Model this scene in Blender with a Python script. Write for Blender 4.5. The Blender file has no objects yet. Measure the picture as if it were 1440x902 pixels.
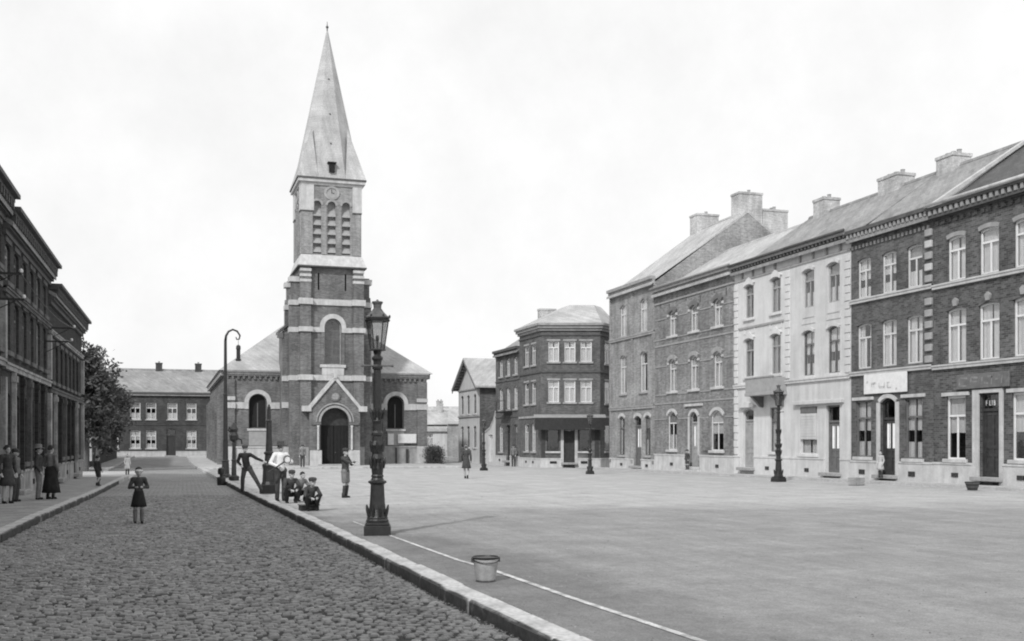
import bpy, bmesh, math, random
import numpy as np
from mathutils import Vector, Matrix
from mathutils.geometry import tessellate_polygon
random.seed(7)
rng = np.random.default_rng(11)
PI = math.pi
scene = bpy.context.scene
COL = scene.collection

# ------------------------------------------------------------------ camera, sky, sun, exposure
cam = bpy.data.cameras.new('camera')
cam.sensor_width = 36.0
cam.lens = 37.5
cam.shift_y = 0.1174
cam.clip_start = 0.05
cam.clip_end = 4000
cam_o = bpy.data.objects.new('camera', cam)
COL.objects.link(cam_o)
cam_o.location = (0, 0, 1.7)
cam_o.rotation_euler = (PI / 2, 0, -math.atan(462 / 1500))
scene.camera = cam_o

SUN_DIR = Vector((-0.64, -0.77, 0.80)).normalized()
world = bpy.data.worlds.new('World')
scene.world = world
world.use_nodes = True
wn, wl = world.node_tree.nodes, world.node_tree.links
wn.clear()
sky = wn.new('ShaderNodeTexSky')
sky.sky_type = 'NISHITA'
sky.sun_disc = False
sky.sun_elevation = math.asin(SUN_DIR.z)
sky.sun_rotation = math.atan2(SUN_DIR.x, SUN_DIR.y)
sky.dust_density = 3.0
bw = wn.new('ShaderNodeRGBToBW')
tc = wn.new('ShaderNodeTexCoord')
cl = wn.new('ShaderNodeTexNoise')
cl.inputs['Scale'].default_value = 7.0
cl.inputs['Detail'].default_value = 10.0
cl.inputs['Roughness'].default_value = 0.62
cmap = wn.new('ShaderNodeMapRange')
cmap.inputs['From Min'].default_value = 0.3
cmap.inputs['From Max'].default_value = 0.7
cmap.inputs['To Min'].default_value = 8.9
cmap.inputs['To Max'].default_value = 10.2
add = wn.new('ShaderNodeMath')
add.operation = 'MULTIPLY_ADD'
add.inputs[1].default_value = 0.06
bg = wn.new('ShaderNodeBackground')
bg.inputs['Strength'].default_value = 0.1
wo = wn.new('ShaderNodeOutputWorld')
wl.new(tc.outputs['Generated'], cl.inputs['Vector'])
wl.new(cl.outputs['Fac'], cmap.inputs['Value'])
wl.new(sky.outputs['Color'], bw.inputs['Color'])
wl.new(bw.outputs['Val'], add.inputs[0])
wl.new(cmap.outputs['Result'], add.inputs[2])
wl.new(add.outputs['Value'], bg.inputs['Color'])
wl.new(bg.outputs['Background'], wo.inputs['Surface'])

sun = bpy.data.lights.new('sun', 'SUN')
sun.energy = 2.7
sun.angle = math.radians(3)
sun_o = bpy.data.objects.new('sun', sun)
COL.objects.link(sun_o)
sun_o.location = (-60, -40, 80)
sun_o.rotation_euler = SUN_DIR.to_track_quat('Z', 'Y').to_euler()

scene.view_settings.view_transform = 'Standard'
scene.view_settings.look = 'None'
scene.view_settings.exposure = 0.0
scene.view_settings.gamma = 1.0
scene.cycles.filter_width = 2.0
scene.cycles.sample_clamp_indirect = 3.0
scene.cycles.max_bounces = 6
scene.cycles.transparent_max_bounces = 12

# ------------------------------------------------------------------ materials (greys: the photograph has no colour)
def _base(name, rough, spec=0.3):
    m = bpy.data.materials.new(name)
    m.use_nodes = True
    nt = m.node_tree
    p = nt.nodes['Principled BSDF']
    p.inputs['Roughness'].default_value = rough
    p.inputs['Specular IOR Level'].default_value = spec
    return m, nt, p

def _rng(nt, src, lo, hi, fmin=0.3, fmax=0.7):
    r = nt.nodes.new('ShaderNodeMapRange')
    r.inputs['From Min'].default_value = fmin
    r.inputs['From Max'].default_value = fmax
    r.inputs['To Min'].default_value = lo
    r.inputs['To Max'].default_value = hi
    nt.links.new(src, r.inputs['Value'])
    return r.outputs['Result']

def _mul(nt, a, b, op='MULTIPLY'):
    n = nt.nodes.new('ShaderNodeMath')
    n.operation = op
    for i, x in enumerate((a, b)):
        if isinstance(x, (int, float)):
            n.inputs[i].default_value = x
        else:
            nt.links.new(x, n.inputs[i])
    return n.outputs['Value']

def _noise(nt, vec, scale, detail=3.0, rough=0.55):
    n = nt.nodes.new('ShaderNodeTexNoise')
    n.inputs['Scale'].default_value = scale
    n.inputs['Detail'].default_value = detail
    n.inputs['Roughness'].default_value = rough
    nt.links.new(vec, n.inputs['Vector'])
    return n.outputs['Fac']

def _map(nt, vec, sc):
    n = nt.nodes.new('ShaderNodeMapping')
    n.inputs['Scale'].default_value = sc
    nt.links.new(vec, n.inputs['Vector'])
    return n.outputs['Vector']

def plain(name, v, rough=0.8, amt=0.2, scale=6.0, fine=0.15, bump=0.2, island=0.0, streak=0.0, metallic=0.0, spec=0.3, bscale=None):
    m, nt, p = _base(name, rough, spec)
    t = nt.nodes.new('ShaderNodeTexCoord')
    o = t.outputs['Object']
    f = _rng(nt, _noise(nt, o, scale, 4), 1 - amt, 1 + amt)
    g = _rng(nt, _noise(nt, o, scale * 9, 2), 1 - fine, 1 + fine)
    val = _mul(nt, _mul(nt, f, g), v)
    if streak:
        s = _rng(nt, _noise(nt, _map(nt, o, (3.0, 3.0, 0.25)), 1.3, 5), 1 - streak, 1 + streak * 0.5)
        val = _mul(nt, val, s)
    if island:
        gi = nt.nodes.new('ShaderNodeNewGeometry')
        val = _mul(nt, val, _rng(nt, gi.outputs['Random Per Island'], 1 - island, 1 + island, 0, 1))
    nt.links.new(val, p.inputs['Base Color'])
    p.inputs['Metallic'].default_value = metallic
    if bump:
        b = nt.nodes.new('ShaderNodeBump')
        b.inputs['Strength'].default_value = bump
        b.inputs['Distance'].default_value = 0.02
        nt.links.new(_noise(nt, o, bscale or scale * 6, 4), b.inputs['Height'])
        nt.links.new(b.outputs['Normal'], p.inputs['Normal'])
    return m

def brick(name, v, mortar=None, var=0.3, stain=0.28, bw_=0.23, bh=0.078, rough=0.9):
    m, nt, p = _base(name, rough, 0.2)
    mortar = v * 1.25 if mortar is None else v + (mortar - v) * .6
    t = nt.nodes.new('ShaderNodeTexCoord')
    sp = nt.nodes.new('ShaderNodeSeparateXYZ')
    nt.links.new(t.outputs['Object'], sp.inputs['Vector'])
    cb = nt.nodes.new('ShaderNodeCombineXYZ')
    nt.links.new(_mul(nt, sp.outputs['X'], sp.outputs['Y'], 'ADD'), cb.inputs['X'])
    nt.links.new(sp.outputs['Z'], cb.inputs['Y'])
    bt = nt.nodes.new('ShaderNodeTexBrick')
    bt.inputs['Scale'].default_value = 1.0
    bt.inputs['Brick Width'].default_value = bw_
    bt.inputs['Row Height'].default_value = bh
    bt.inputs['Mortar Size'].default_value = 0.008
    bt.inputs['Mortar Smooth'].default_value = 0.3
    bt.inputs['Bias'].default_value = 0.0
    for k, c in (('Color1', v * (1 - var)), ('Color2', v * (1 + var)), ('Mortar', mortar)):
        bt.inputs[k].default_value = (c, c, c, 1)
    nt.links.new(cb.outputs['Vector'], bt.inputs['Vector'])
    o = t.outputs['Object']
    s1 = _rng(nt, _noise(nt, o, 0.55, 5), 1 - stain, 1 + stain)
    s2 = _rng(nt, _noise(nt, _map(nt, cb.outputs['Vector'], (3, 0.3, 1)), 1.0, 5), 1 - stain * 0.7, 1 + stain * 0.5)
    s3 = _rng(nt, _noise(nt, o, 14.0, 2), 0.82, 1.18)
    val = _mul(nt, _mul(nt, bt.outputs['Color'], s1), _mul(nt, s2, s3))
    nt.links.new(val, p.inputs['Base Color'])
    b = nt.nodes.new('ShaderNodeBump')
    b.inputs['Strength'].default_value = 0.5
    b.inputs['Distance'].default_value = 0.01
    b.invert = True
    nt.links.new(bt.outputs['Fac'], b.inputs['Height'])
    nt.links.new(b.outputs['Normal'], p.inputs['Normal'])
    return m

def slate(name, v, row=0.22, wid=0.3, var=0.16):
    """courses of slates or tiles; axis from the roof's own face coordinates"""
    m = brick(name, v, v * 0.72, var * .8, 0.2, wid, row, 0.7)
    return m

def glass_mat(name, tint=0.85, refl=0.12):
    m = bpy.data.materials.new(name)
    m.use_nodes = True
    nt = m.node_tree
    nt.nodes.clear()
    o = nt.nodes.new('ShaderNodeOutputMaterial')
    tr = nt.nodes.new('ShaderNodeBsdfTransparent')
    tr.inputs['Color'].default_value = (tint, tint, tint, 1)
    gl = nt.nodes.new('ShaderNodeBsdfGlossy')
    gl.inputs['Roughness'].default_value = 0.03
    gl.inputs['Color'].default_value = (0.9, 0.9, 0.9, 1)
    lw = nt.nodes.new('ShaderNodeLayerWeight')
    lw.inputs['Blend'].default_value = 0.5
    pw_ = _mul(nt, lw.outputs['Facing'], 4.0, 'POWER')
    fac = _mul(nt, _mul(nt, pw_, 0.8), refl * .5, 'ADD')
    t = nt.nodes.new('ShaderNodeTexCoord')
    b = nt.nodes.new('ShaderNodeBump')
    b.inputs['Strength'].default_value = 0.08
    b.inputs['Distance'].default_value = 0.02
    nt.links.new(_noise(nt, t.outputs['Object'], 2.2, 2), b.inputs['Height'])
    nt.links.new(b.outputs['Normal'], gl.inputs['Normal'])
    mx = nt.nodes.new('ShaderNodeMixShader')
    nt.links.new(fac, mx.inputs['Fac'])
    nt.links.new(tr.outputs[0], mx.inputs[1])
    nt.links.new(gl.outputs[0], mx.inputs[2])
    nt.links.new(mx.outputs[0], o.inputs['Surface'])
    return m

def sand_mat(name, near, far):
    """beaten earth of the square: paler sand strewn over its far half, its own wavering edge"""
    m, nt, p = _base(name, 0.95, 0.1)
    t = nt.nodes.new('ShaderNodeTexCoord')
    o = t.outputs['Object']
    sp = nt.nodes.new('ShaderNodeSeparateXYZ')
    nt.links.new(o, sp.inputs['Vector'])
    e = _mul(nt, sp.outputs['Y'], _mul(nt, _noise(nt, o, 0.35, 5), 7.0), 'ADD')
    e = _mul(nt, e, _mul(nt, sp.outputs['X'], 0.25), 'ADD')
    base = _rng(nt, e, near, far, 29.0, 34.0)
    # darker band along the kerb, its edge wandering, running out some 26 m up the street
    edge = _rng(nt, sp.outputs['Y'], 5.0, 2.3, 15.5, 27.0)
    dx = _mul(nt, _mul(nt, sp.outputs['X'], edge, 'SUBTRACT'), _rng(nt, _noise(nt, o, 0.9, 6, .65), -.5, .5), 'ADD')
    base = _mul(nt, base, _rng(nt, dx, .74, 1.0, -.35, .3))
    a = _rng(nt, _noise(nt, o, 0.8, 6, 0.65), 0.84, 1.14)
    b2 = _rng(nt, _noise(nt, _map(nt, o, (1.3, 1.0, 1)), 7.0, 6, 0.75), 0.82, 1.14)
    trk = _rng(nt, _noise(nt, _map(nt, o, (0.9, 0.06, 1)), 3.0, 6, .7), 0.88, 1.1)
    trk2 = _rng(nt, _noise(nt, _map(nt, o, (0.5, 0.9, 1)), 2.0, 7, .75), 0.88, 1.1)
    b2 = _mul(nt, b2, _mul(nt, trk, trk2))
    c2 = _rng(nt, _noise(nt, o, 45.0, 3, .7), 0.75, 1.25)
    nt.links.new(_mul(nt, _mul(nt, base, a), _mul(nt, b2, c2)), p.inputs['Base Color'])
    b = nt.nodes.new('ShaderNodeBump')
    b.inputs['Strength'].default_value = 0.5
    b.inputs['Distance'].default_value = 0.03
    nt.links.new(_noise(nt, o, 14.0, 6, 0.7), b.inputs['Height'])
    nt.links.new(b.outputs['Normal'], p.inputs['Normal'])
    return m

def sett_mat(name, v):
    """road surface beyond the setts that are modelled"""
    m, nt, p = _base(name, 0.85, 0.25)
    t = nt.nodes.new('ShaderNodeTexCoord')
    o = t.outputs['Object']
    vo = nt.nodes.new('ShaderNodeTexVoronoi')
    vo.feature = 'DISTANCE_TO_EDGE'
    vo.inputs['Scale'].default_value = 6.2
    vo.inputs['Randomness'].default_value = 0.6
    nt.links.new(o, vo.inputs['Vector'])
    d = _rng(nt, vo.outputs['Distance'], 0.4, 1.0, 0.0, 0.07)
    a = _rng(nt, _noise(nt, o, 0.7, 5), 0.85, 1.15)
    c = _rng(nt, _noise(nt, o, 9, 3), 0.8, 1.2)
    nt.links.new(_mul(nt, _mul(nt, d, v), _mul(nt, a, c)), p.inputs['Base Color'])
    b = nt.nodes.new('ShaderNodeBump')
    b.inputs['Strength'].default_value = 0.6
    b.inputs['Distance'].default_value = 0.03
    nt.links.new(d, b.inputs['Height'])
    nt.links.new(b.outputs['Normal'], p.inputs['Normal'])
    return m

M = {}
M['ground'] = plain('ground_earth', 0.26, 0.95, 0.2, 1.0)
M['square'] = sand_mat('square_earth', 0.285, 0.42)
M['path'] = plain('path_earth', 0.20, 0.95, 0.22, 1.6, 0.2, 0.5)
M['far_path'] = plain('pale_paving', 0.42, 0.9, 0.15, 1.2)
M['left_path'] = plain('left_paving', 0.30, 0.9, 0.22, 1.5, 0.2, 0.4)
M['bed'] = plain('sand_between_setts', 0.05, 0.95, 0.3, 3.0)
M['sett'] = plain('sett_stone', 0.25, 0.7, 0.2, 2.0, 0.25, 0.5, island=0.2, spec=0.35)
M['road'] = sett_mat('worn_setts', 0.28)
M['kerb_far'] = plain('kerb_stone_far', 0.42, 0.85, 0.25, 3.0, 0.2, 0.5, island=0.12)
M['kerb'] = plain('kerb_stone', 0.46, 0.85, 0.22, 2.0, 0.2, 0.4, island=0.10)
def darken_face(m):
    # darkens the road face of the kerb, easing off onto its worn top
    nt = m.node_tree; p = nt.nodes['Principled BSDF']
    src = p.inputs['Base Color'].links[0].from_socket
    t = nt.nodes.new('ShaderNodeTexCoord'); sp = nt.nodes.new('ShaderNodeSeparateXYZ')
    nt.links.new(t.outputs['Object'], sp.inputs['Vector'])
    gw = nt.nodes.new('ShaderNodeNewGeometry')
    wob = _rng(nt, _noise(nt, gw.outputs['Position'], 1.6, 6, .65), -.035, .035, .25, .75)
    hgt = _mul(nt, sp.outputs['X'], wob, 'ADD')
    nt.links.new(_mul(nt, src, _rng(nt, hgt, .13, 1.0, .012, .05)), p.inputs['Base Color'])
darken_face(M['kerb'])
M['gravel'] = plain('loose_stones', 0.20, 0.9, 0.2, 3.0, 0.2, 0.0, island=0.5)
M['line'] = plain('white_strip', 0.50, 0.9, 0.45, 4.0, 0.3)
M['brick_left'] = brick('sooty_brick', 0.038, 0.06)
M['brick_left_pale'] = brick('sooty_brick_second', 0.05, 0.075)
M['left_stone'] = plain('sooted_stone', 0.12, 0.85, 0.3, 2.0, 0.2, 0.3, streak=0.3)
M['brick_a'] = brick('pale_brick', 0.27, 0.33, 0.22)
M['brick_b'] = brick('warm_brick', 0.21, 0.28, 0.28)
M['brick_d'] = brick('dark_brick', 0.105, 0.18, 0.35)
M['brick_e'] = brick('dark_brick_mottled', 0.095, 0.19, 0.45)
M['brick_k'] = brick('corner_brick', 0.12, 0.17, 0.3)
M['brick_church'] = brick('church_brick', 0.16, 0.22, 0.28)
M['brick_belfry_hazy'] = brick('belfry_brick_hazy', 0.27, 0.32, 0.2)  # paler church brick, the haze on the tower top put into its colour
M['brick_end'] = brick('end_house_brick', 0.065, 0.09, 0.3)
M['brick_gable'] = brick('gable_brick', 0.30, 0.36, 0.2)
M['stucco'] = plain('painted_stucco', 0.60, 0.85, 0.08, 1.2, 0.05, 0.12, streak=0.12)
M['stucco_grey'] = plain('painted_stucco_grey', 0.55, 0.85, 0.1, 1.2, 0.05, 0.12, streak=0.15)
M['stone'] = plain('pale_stone', 0.50, 0.85, 0.12, 2.5, 0.1, 0.2, streak=0.18)
M['stone_dull'] = plain('dull_stone', 0.33, 0.85, 0.2, 2.5, 0.12, 0.3, streak=0.15)
M['plinth'] = plain('plinth_stone', 0.52, 0.85, 0.14, 2.0, 0.1, 0.25, streak=0.15)
M['white'] = plain('white_paint', 0.72, 0.5, 0.06, 3.0, 0.04, 0.05)
M['cream'] = plain('cream_paint', 0.6, 0.5, 0.1, 3.0, 0.05, 0.05)
M['dark_paint'] = plain('dark_paint', 0.05, 0.45, 0.2, 5.0, 0.1, 0.05)
M['mid_paint'] = plain('mid_paint', 0.14, 0.5, 0.2, 5.0, 0.1, 0.05)
M['grey_paint'] = plain('grey_paint', 0.33, 0.55, 0.12, 4.0, 0.1, 0.05)
M['cornice_dark'] = plain('weathered_cornice', 0.09, 0.7, 0.25, 3.0, 0.1, 0.1)
M['cornice_mid'] = plain('grey_cornice', 0.30, 0.7, 0.2, 3.0, 0.1, 0.1)
M['roof_dark'] = slate('slate_dark', 0.10)
M['roof_mid'] = slate('slate_grey', 0.27)
M['roof_pale'] = slate('slate_pale', 0.42, var=0.1)
M['roof_spire'] = slate('spire_slate', 0.42, 0.2, 0.25, 0.05)
M['chimney'] = brick('chimney_brick', 0.46, 0.5, 0.15)
M['iron'] = plain('cast_iron', 0.022, 0.42, 0.4, 9.0, 0.2, 0.25, spec=0.5)
M['iron_worn'] = plain('worn_cast_iron', 0.09, 0.5, 0.4, 7.0, 0.2, 0.25, spec=0.5)
M['glass'] = glass_mat('window_glass')
M['lampglass'] = glass_mat('lantern_glass', 0.8, 0.2)
M['curtain'] = plain('net_curtain', 0.86, 0.95, 0.06, 4.0, 0.04, 0.0)
M['curtain_grey'] = plain('grey_blind', 0.45, 0.95, 0.1, 4.0, 0.05, 0.0)
M['dark'] = plain('dark_interior', 0.02, 0.9, 0.2, 4.0, 0.1, 0.0)
M['wood_dark'] = plain('dark_wood', 0.045, 0.5, 0.3, 5.0, 0.2, 0.1)
M['zinc'] = plain('galvanised_zinc', 0.34, 0.5, 0.22, 9.0, 0.15, 0.15)
M['leaf'] = plain('leaves', 0.075, 0.7, 0.3, 1.5, 0.1, 0.0, island=0.5)
M['bark'] = plain('bark', 0.10, 0.9, 0.3, 8.0, 0.2, 0.6)
M['skin'] = plain('skin', 0.42, 0.6, 0.06, 8.0, 0.04, 0.0)
M['cloth_black'] = plain('black_cloth', 0.022, 0.9, 0.3, 9.0, 0.15, 0.3)
M['cloth_dark'] = plain('dark_cloth', 0.06, 0.9, 0.3, 9.0, 0.15, 0.3)
M['cloth_mid'] = plain('grey_cloth', 0.18, 0.9, 0.25, 9.0, 0.15, 0.3)
M['cloth_pale'] = plain('pale_cloth', 0.45, 0.9, 0.15, 9.0, 0.1, 0.3)
M['cloth_white'] = plain('white_cloth', 0.8, 0.9, 0.08, 9.0, 0.06, 0.3)
M['hair'] = plain('dark_hair', 0.03, 0.7, 0.3, 20.0, 0.2, 0.3)
M['sign_paint'] = plain('sign_paint', 0.21, 0.9, 0.3, 6.0, 0.2, 0.0)
M['faded'] = plain('faded_paint', 0.50, 0.9, 0.25, 6.0, 0.2, 0.0)
M['board'] = plain('pale_board', 0.7, 0.8, 0.08, 5.0, 0.08, 0.1)

# ------------------------------------------------------------------ mesh helpers
SPLIT = set('door_jamb impost_block pilaster window_jamb corner_pilaster notice_board board_post corner_stone stone_band foot_stone apron_panel wall_anchor slit_window string_course cap_stone eave_cornice floor belfry_pier archivolt stone_band shutter_panel'.split())
class MB:
    def __init__(self):
        self.v, self.f = [], []
    def add(self, vs, fs):
        n = len(self.v)
        self.v += [tuple(p) for p in vs]
        self.f += [tuple(i + n for i in q) for q in fs]
        return self
    def box(self, x0, x1, y0, y1, z0, z1, b=0.0):
        if b <= 0:
            return self.add([(x0, y0, z0), (x1, y0, z0), (x1, y1, z0), (x0, y1, z0), (x0, y0, z1), (x1, y0, z1), (x1, y1, z1), (x0, y1, z1)],
                            [(0, 3, 2, 1), (4, 5, 6, 7), (0, 1, 5, 4), (1, 2, 6, 5), (2, 3, 7, 6), (3, 0, 4, 7)])
        b = min(b, (x1 - x0) * .4, (y1 - y0) * .4, (z1 - z0) * .4)
        vs, fs = [], []
        def ring(i, z):
            return [(x0 + i, y0, z), (x1 - i, y0, z), (x1, y0 + i, z), (x1, y1 - i, z), (x1 - i, y1, z), (x0 + i, y1, z), (x0, y1 - i, z), (x0, y0 + i, z)]
        def ring2(z):
            return [(x0 + b, y0 + b, z), (x1 - b, y0 + b, z), (x1 - b, y0 + b, z), (x1 - b, y1 - b, z), (x1 - b, y1 - b, z), (x0 + b, y1 - b, z), (x0 + b, y1 - b, z), (x0 + b, y0 + b, z)]
        r = [ring2(z0), ring(b, z0 + b), ring(b, z1 - b), ring2(z1)]
        for q in r:
            vs += q
        for k in range(3):
            for i in range(8):
                j = (i + 1) % 8
                fs.append((k * 8 + i, k * 8 + j, (k + 1) * 8 + j, (k + 1) * 8 + i))
        fs.append((24, 25, 27, 29))
        fs.append((5, 3, 1, 0))
        return self.add(vs, fs)
    def prism_y(self, poly, y0, y1):
        """poly of (x,z), counter-clockwise seen from the front (-y)"""
        n = len(poly)
        vs = [(x, y0, z) for x, z in poly] + [(x, y1, z) for x, z in poly]
        fs = [(i, i + n, (i + 1) % n + n, (i + 1) % n) for i in range(n)]
        tr = tessellate_polygon([[Vector((x, z, 0)) for x, z in poly]])
        for t in tr:
            fs.append(tuple(t))
            fs.append(tuple(i + n for i in reversed(t)))
        return self.add(vs, fs)
    def prism_x(self, poly, x0, x1):
        n = len(poly)
        vs = [(x0, y, z) for y, z in poly] + [(x1, y, z) for y, z in poly]
        fs = [(i, (i + 1) % n, (i + 1) % n + n, i + n) for i in range(n)]
        tr = tessellate_polygon([[Vector((y, z, 0)) for y, z in poly]])
        for t in tr:
            fs.append(tuple(t))
            fs.append(tuple(i + n for i in reversed(t)))
        return self.add(vs, fs)
    def ring(self, inner, outer, y0, y1, closed=True):
        """strip between two outlines of (x,z) with the same count, thick from y0 to y1"""
        n = len(inner)
        vs = []
        for y in (y0, y1):
            vs += [(x, y, z) for x, z in inner] + [(x, y, z) for x, z in outer]
        fs = []
        for i in range(n if closed else n - 1):
            j = (i + 1) % n
            fs += [(i, j, n + j, n + i), (2 * n + j, 2 * n + i, 3 * n + i, 3 * n + j), (j, i, 2 * n + i, 2 * n + j), (n + i, n + j, 3 * n + j, 3 * n + i)]
        if not closed:
            fs += [(0, n, 3 * n, 2 * n), (n - 1, 3 * n - 1, 4 * n - 1, 2 * n - 1)]
        return self.add(vs, fs)
    def lathe(self, prof, n=20, c=(0, 0), ang0=0.0, flute=0.0, nf=0):
        vs, fs = [], []
        for r, z in prof:
            for i in range(n):
                a = ang0 + 2 * PI * i / n
                rr = r * (1 - (flute if nf and i % 2 else 0))
                vs.append((c[0] + rr * math.cos(a), c[1] + rr * math.sin(a), z))
        for k in range(len(prof) - 1):
            for i in range(n):
                j = (i + 1) % n
                fs.append((k * n + i, k * n + j, (k + 1) * n + j, (k + 1) * n + i))
        fs.append(tuple(reversed(range(n))))
        fs.append(tuple((len(prof) - 1) * n + i for i in range(n)))
        return self.add(vs, fs)
    def tube(self, pts, rad, n=8):
        pts = [Vector(p) for p in pts]
        if not hasattr(rad, '__len__'):
            rad = [rad] * len(pts)
        vs, fs = [], []
        up = Vector((0, 0, 1))
        prev = None
        for k, p in enumerate(pts):
            d = (pts[min(k + 1, len(pts) - 1)] - pts[max(k - 1, 0)]).normalized()
            if prev is None:
                a = d.cross(up)
                if a.length < 1e-3:
                    a = d.cross(Vector((1, 0, 0)))
                a.normalize()
            else:
                a = (prev - d * prev.dot(d)).normalized()
            prev = a
            b = d.cross(a)
            for i in range(n):
                t = 2 * PI * i / n
                vs.append(p + (a * math.cos(t) + b * math.sin(t)) * rad[k])
        for k in range(len(pts) - 1):
            for i in range(n):
                j = (i + 1) % n
                fs.append((k * n + i, k * n + j, (k + 1) * n + j, (k + 1) * n + i))
        fs.append(tuple(reversed(range(n))))
        fs.append(tuple((len(pts) - 1) * n + i for i in range(n)))
        return self.add(vs, fs)
    def capsule(self, p0, p1, r0, r1, n=10):
        p0, p1 = Vector(p0), Vector(p1)
        d = (p1 - p0)
        L = d.length
        d = d.normalized() if L > 1e-6 else Vector((0, 0, 1))
        pts, rad = [], []
        for t in (-0.97, -0.7, -0.35):
            pts.append(p0 + d * (r0 * t)); rad.append(r0 * math.sqrt(1 - t * t))
        pts.append(p0); rad.append(r0)
        pts.append(p1); rad.append(r1)
        for t in (0.35, 0.7, 0.97):
            pts.append(p1 + d * (r1 * t)); rad.append(r1 * math.sqrt(1 - t * t))
        return self.tube(pts, rad, n)
    def ball(self, c, rx, ry, rz, n=12, m=8):
        prof = [(math.sin(PI * (k + .15) / (m + .3)), -math.cos(PI * (k + .15) / (m + .3))) for k in range(m + 1)]
        vs, fs = [], []
        for r, z in prof:
            for i in range(n):
                a = 2 * PI * i / n
                vs.append((c[0] + rx * r * math.cos(a), c[1] + ry * r * math.sin(a), c[2] + rz * z))
        for k in range(m):
            for i in range(n):
                j = (i + 1) % n
                fs.append((k * n + i, k * n + j, (k + 1) * n + j, (k + 1) * n + i))
        fs.append(tuple(reversed(range(n))))
        fs.append(tuple(m * n + i for i in range(n)))
        return self.add(vs, fs)
    def mesh(self, name, mt, smooth=False, fixn=False):
        me = bpy.data.meshes.new(name)
        me.from_pydata(self.v, [], self.f)
        if fixn:
            bm = bmesh.new(); bm.from_mesh(me)
            bmesh.ops.recalc_face_normals(bm, faces=bm.faces)
            bm.to_mesh(me); bm.free()
        if mt is not None:
            me.materials.append(mt if not isinstance(mt, str) else M[mt])
        if smooth:
            me.polygons.foreach_set('use_smooth', [True] * len(me.polygons))
        me.update()
        return me
    def clusters(self, tol=0.04):
        n = len(self.v); par = list(range(n))
        def find(i):
            while par[i] != i:
                par[i] = par[par[i]]; i = par[i]
            return i
        for f in self.f:
            a = find(f[0])
            for q in f[1:]:
                b = find(q)
                if a != b: par[b] = a
        isl = {}
        for f in self.f: isl.setdefault(find(f[0]), []).append(f)
        items = []
        for fs in isl.values():
            ids = [i for f in fs for i in f]
            lo = [min(self.v[i][k] for i in ids) - tol / 2 for k in range(3)]; hi = [max(self.v[i][k] for i in ids) + tol / 2 for k in range(3)]
            items.append([lo, hi, fs])
        out = []
        for it in items:
            hit = [o for o in out if any(all(a[0][k] <= it[1][k] and it[0][k] <= a[1][k] for k in range(3)) for a in o)]
            out = [o for o in out if o not in hit] + [sum(hit, []) + [it]]
        res = []
        for o in out:
            m = MB(); mp = {}
            for it in o:
                for f in it[2]:
                    for i in f:
                        if i not in mp:
                            mp[i] = len(m.v); m.v.append(self.v[i])
                    m.f.append(tuple(mp[i] for i in f))
            res.append(m)
        return res
    def build(self, name, mt, parent=None, loc=(0, 0, 0), rz=0.0, smooth=False, fixn=False):
        if name in SPLIT:
            cs = self.clusters()
            if len(cs) > 1:
                return [put(name, c.mesh(name, mt, smooth, fixn), parent, loc, rz) for c in cs][0]
        return put(name, self.mesh(name, mt, smooth, fixn), parent, loc, rz)

def put(name, me, parent=None, loc=(0, 0, 0), rz=0.0):
    o = bpy.data.objects.new(name, me)
    COL.objects.link(o)
    o.location = loc
    o.rotation_euler = (0, 0, rz)
    if parent is not None:
        o.parent = parent
    return o

def tag(o, label=None, cat=None, group=None, kind=None):
    if label: o['label'] = label
    if cat: o['category'] = cat
    if group: o['group'] = group
    if kind: o['kind'] = kind
    return o

def thing(name, label, cat, loc=(0, 0, 0), rz=0.0, group=None):
    o = bpy.data.objects.new(name, None)
    o.empty_display_size = 0.2
    COL.objects.link(o)
    o.location = loc
    o.rotation_euler = (0, 0, rz)
    return tag(o, label, cat, group)

def dup(root, loc, rz, label=None, scale=1.0):
    r = root.copy(); COL.objects.link(r)
    r.location = loc; r.rotation_euler = (0, 0, rz)
    r.scale = (scale,) * 3
    if label: r['label'] = label
    for ch in list(root.children):
        c = ch.copy(); COL.objects.link(c); c.parent = r
        for g in list(ch.children):
            d = g.copy(); COL.objects.link(d); d.parent = c
    return r

# ------------------------------------------------------------------ ground
def gz(y):
    if y < 25: return 0.0
    if y < 85: return -.006 * (y - 25)
    if y < 130: return -.36 + (y - 85) * .005
    return -.135
BREAKS = [25, 85, 130]

def lerp(tab, y):
    if y <= tab[0][0]: return tab[0][1]
    for (a, xa), (b, xb) in zip(tab, tab[1:]):
        if y <= b:
            return xa + (xb - xa) * (y - a) / (b - a)
    return tab[-1][1]

def sheet(name, left, right, y0, y1, dz, mt, step=4.0, skirt=0.0, kind='structure'):
    L = left if isinstance(left, list) else [(0, left)]
    R = right if isinstance(right, list) else [(0, right)]
    ys = set([y0, y1]) | set(b for b in BREAKS if y0 < b < y1)
    ys |= set(a for a, _ in L + R if y0 < a < y1)
    k = y0
    while k < y1:
        ys.add(round(k, 3)); k += step
    ys = sorted(ys)
    mb = MB()
    vs, fs = [], []
    for y in ys:
        vs += [(lerp(L, y), y, gz(y) + dz), (lerp(R, y), y, gz(y) + dz)]
    for i in range(len(ys) - 1):
        fs.append((2 * i, 2 * i + 1, 2 * i + 3, 2 * i + 2))
    mb.add(vs, fs)
    if skirt:
        n = len(vs)
        mb.add([(x, y, z - skirt) for x, y, z in vs], [])
        for i in range(len(ys) - 1):
            mb.f.append((2 * i, 2 * i + 2, n + 2 * i + 2, n + 2 * i))
            mb.f.append((2 * i + 1, n + 2 * i + 1, n + 2 * i + 3, 2 * i + 3))
        mb.f.append((0, n, n + 1, 1))
        e = 2 * (len(ys) - 1)
        mb.f.append((e, e + 1, n + e + 1, n + e))
    o = mb.build(name, mt)
    o['kind'] = kind
    return o

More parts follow.
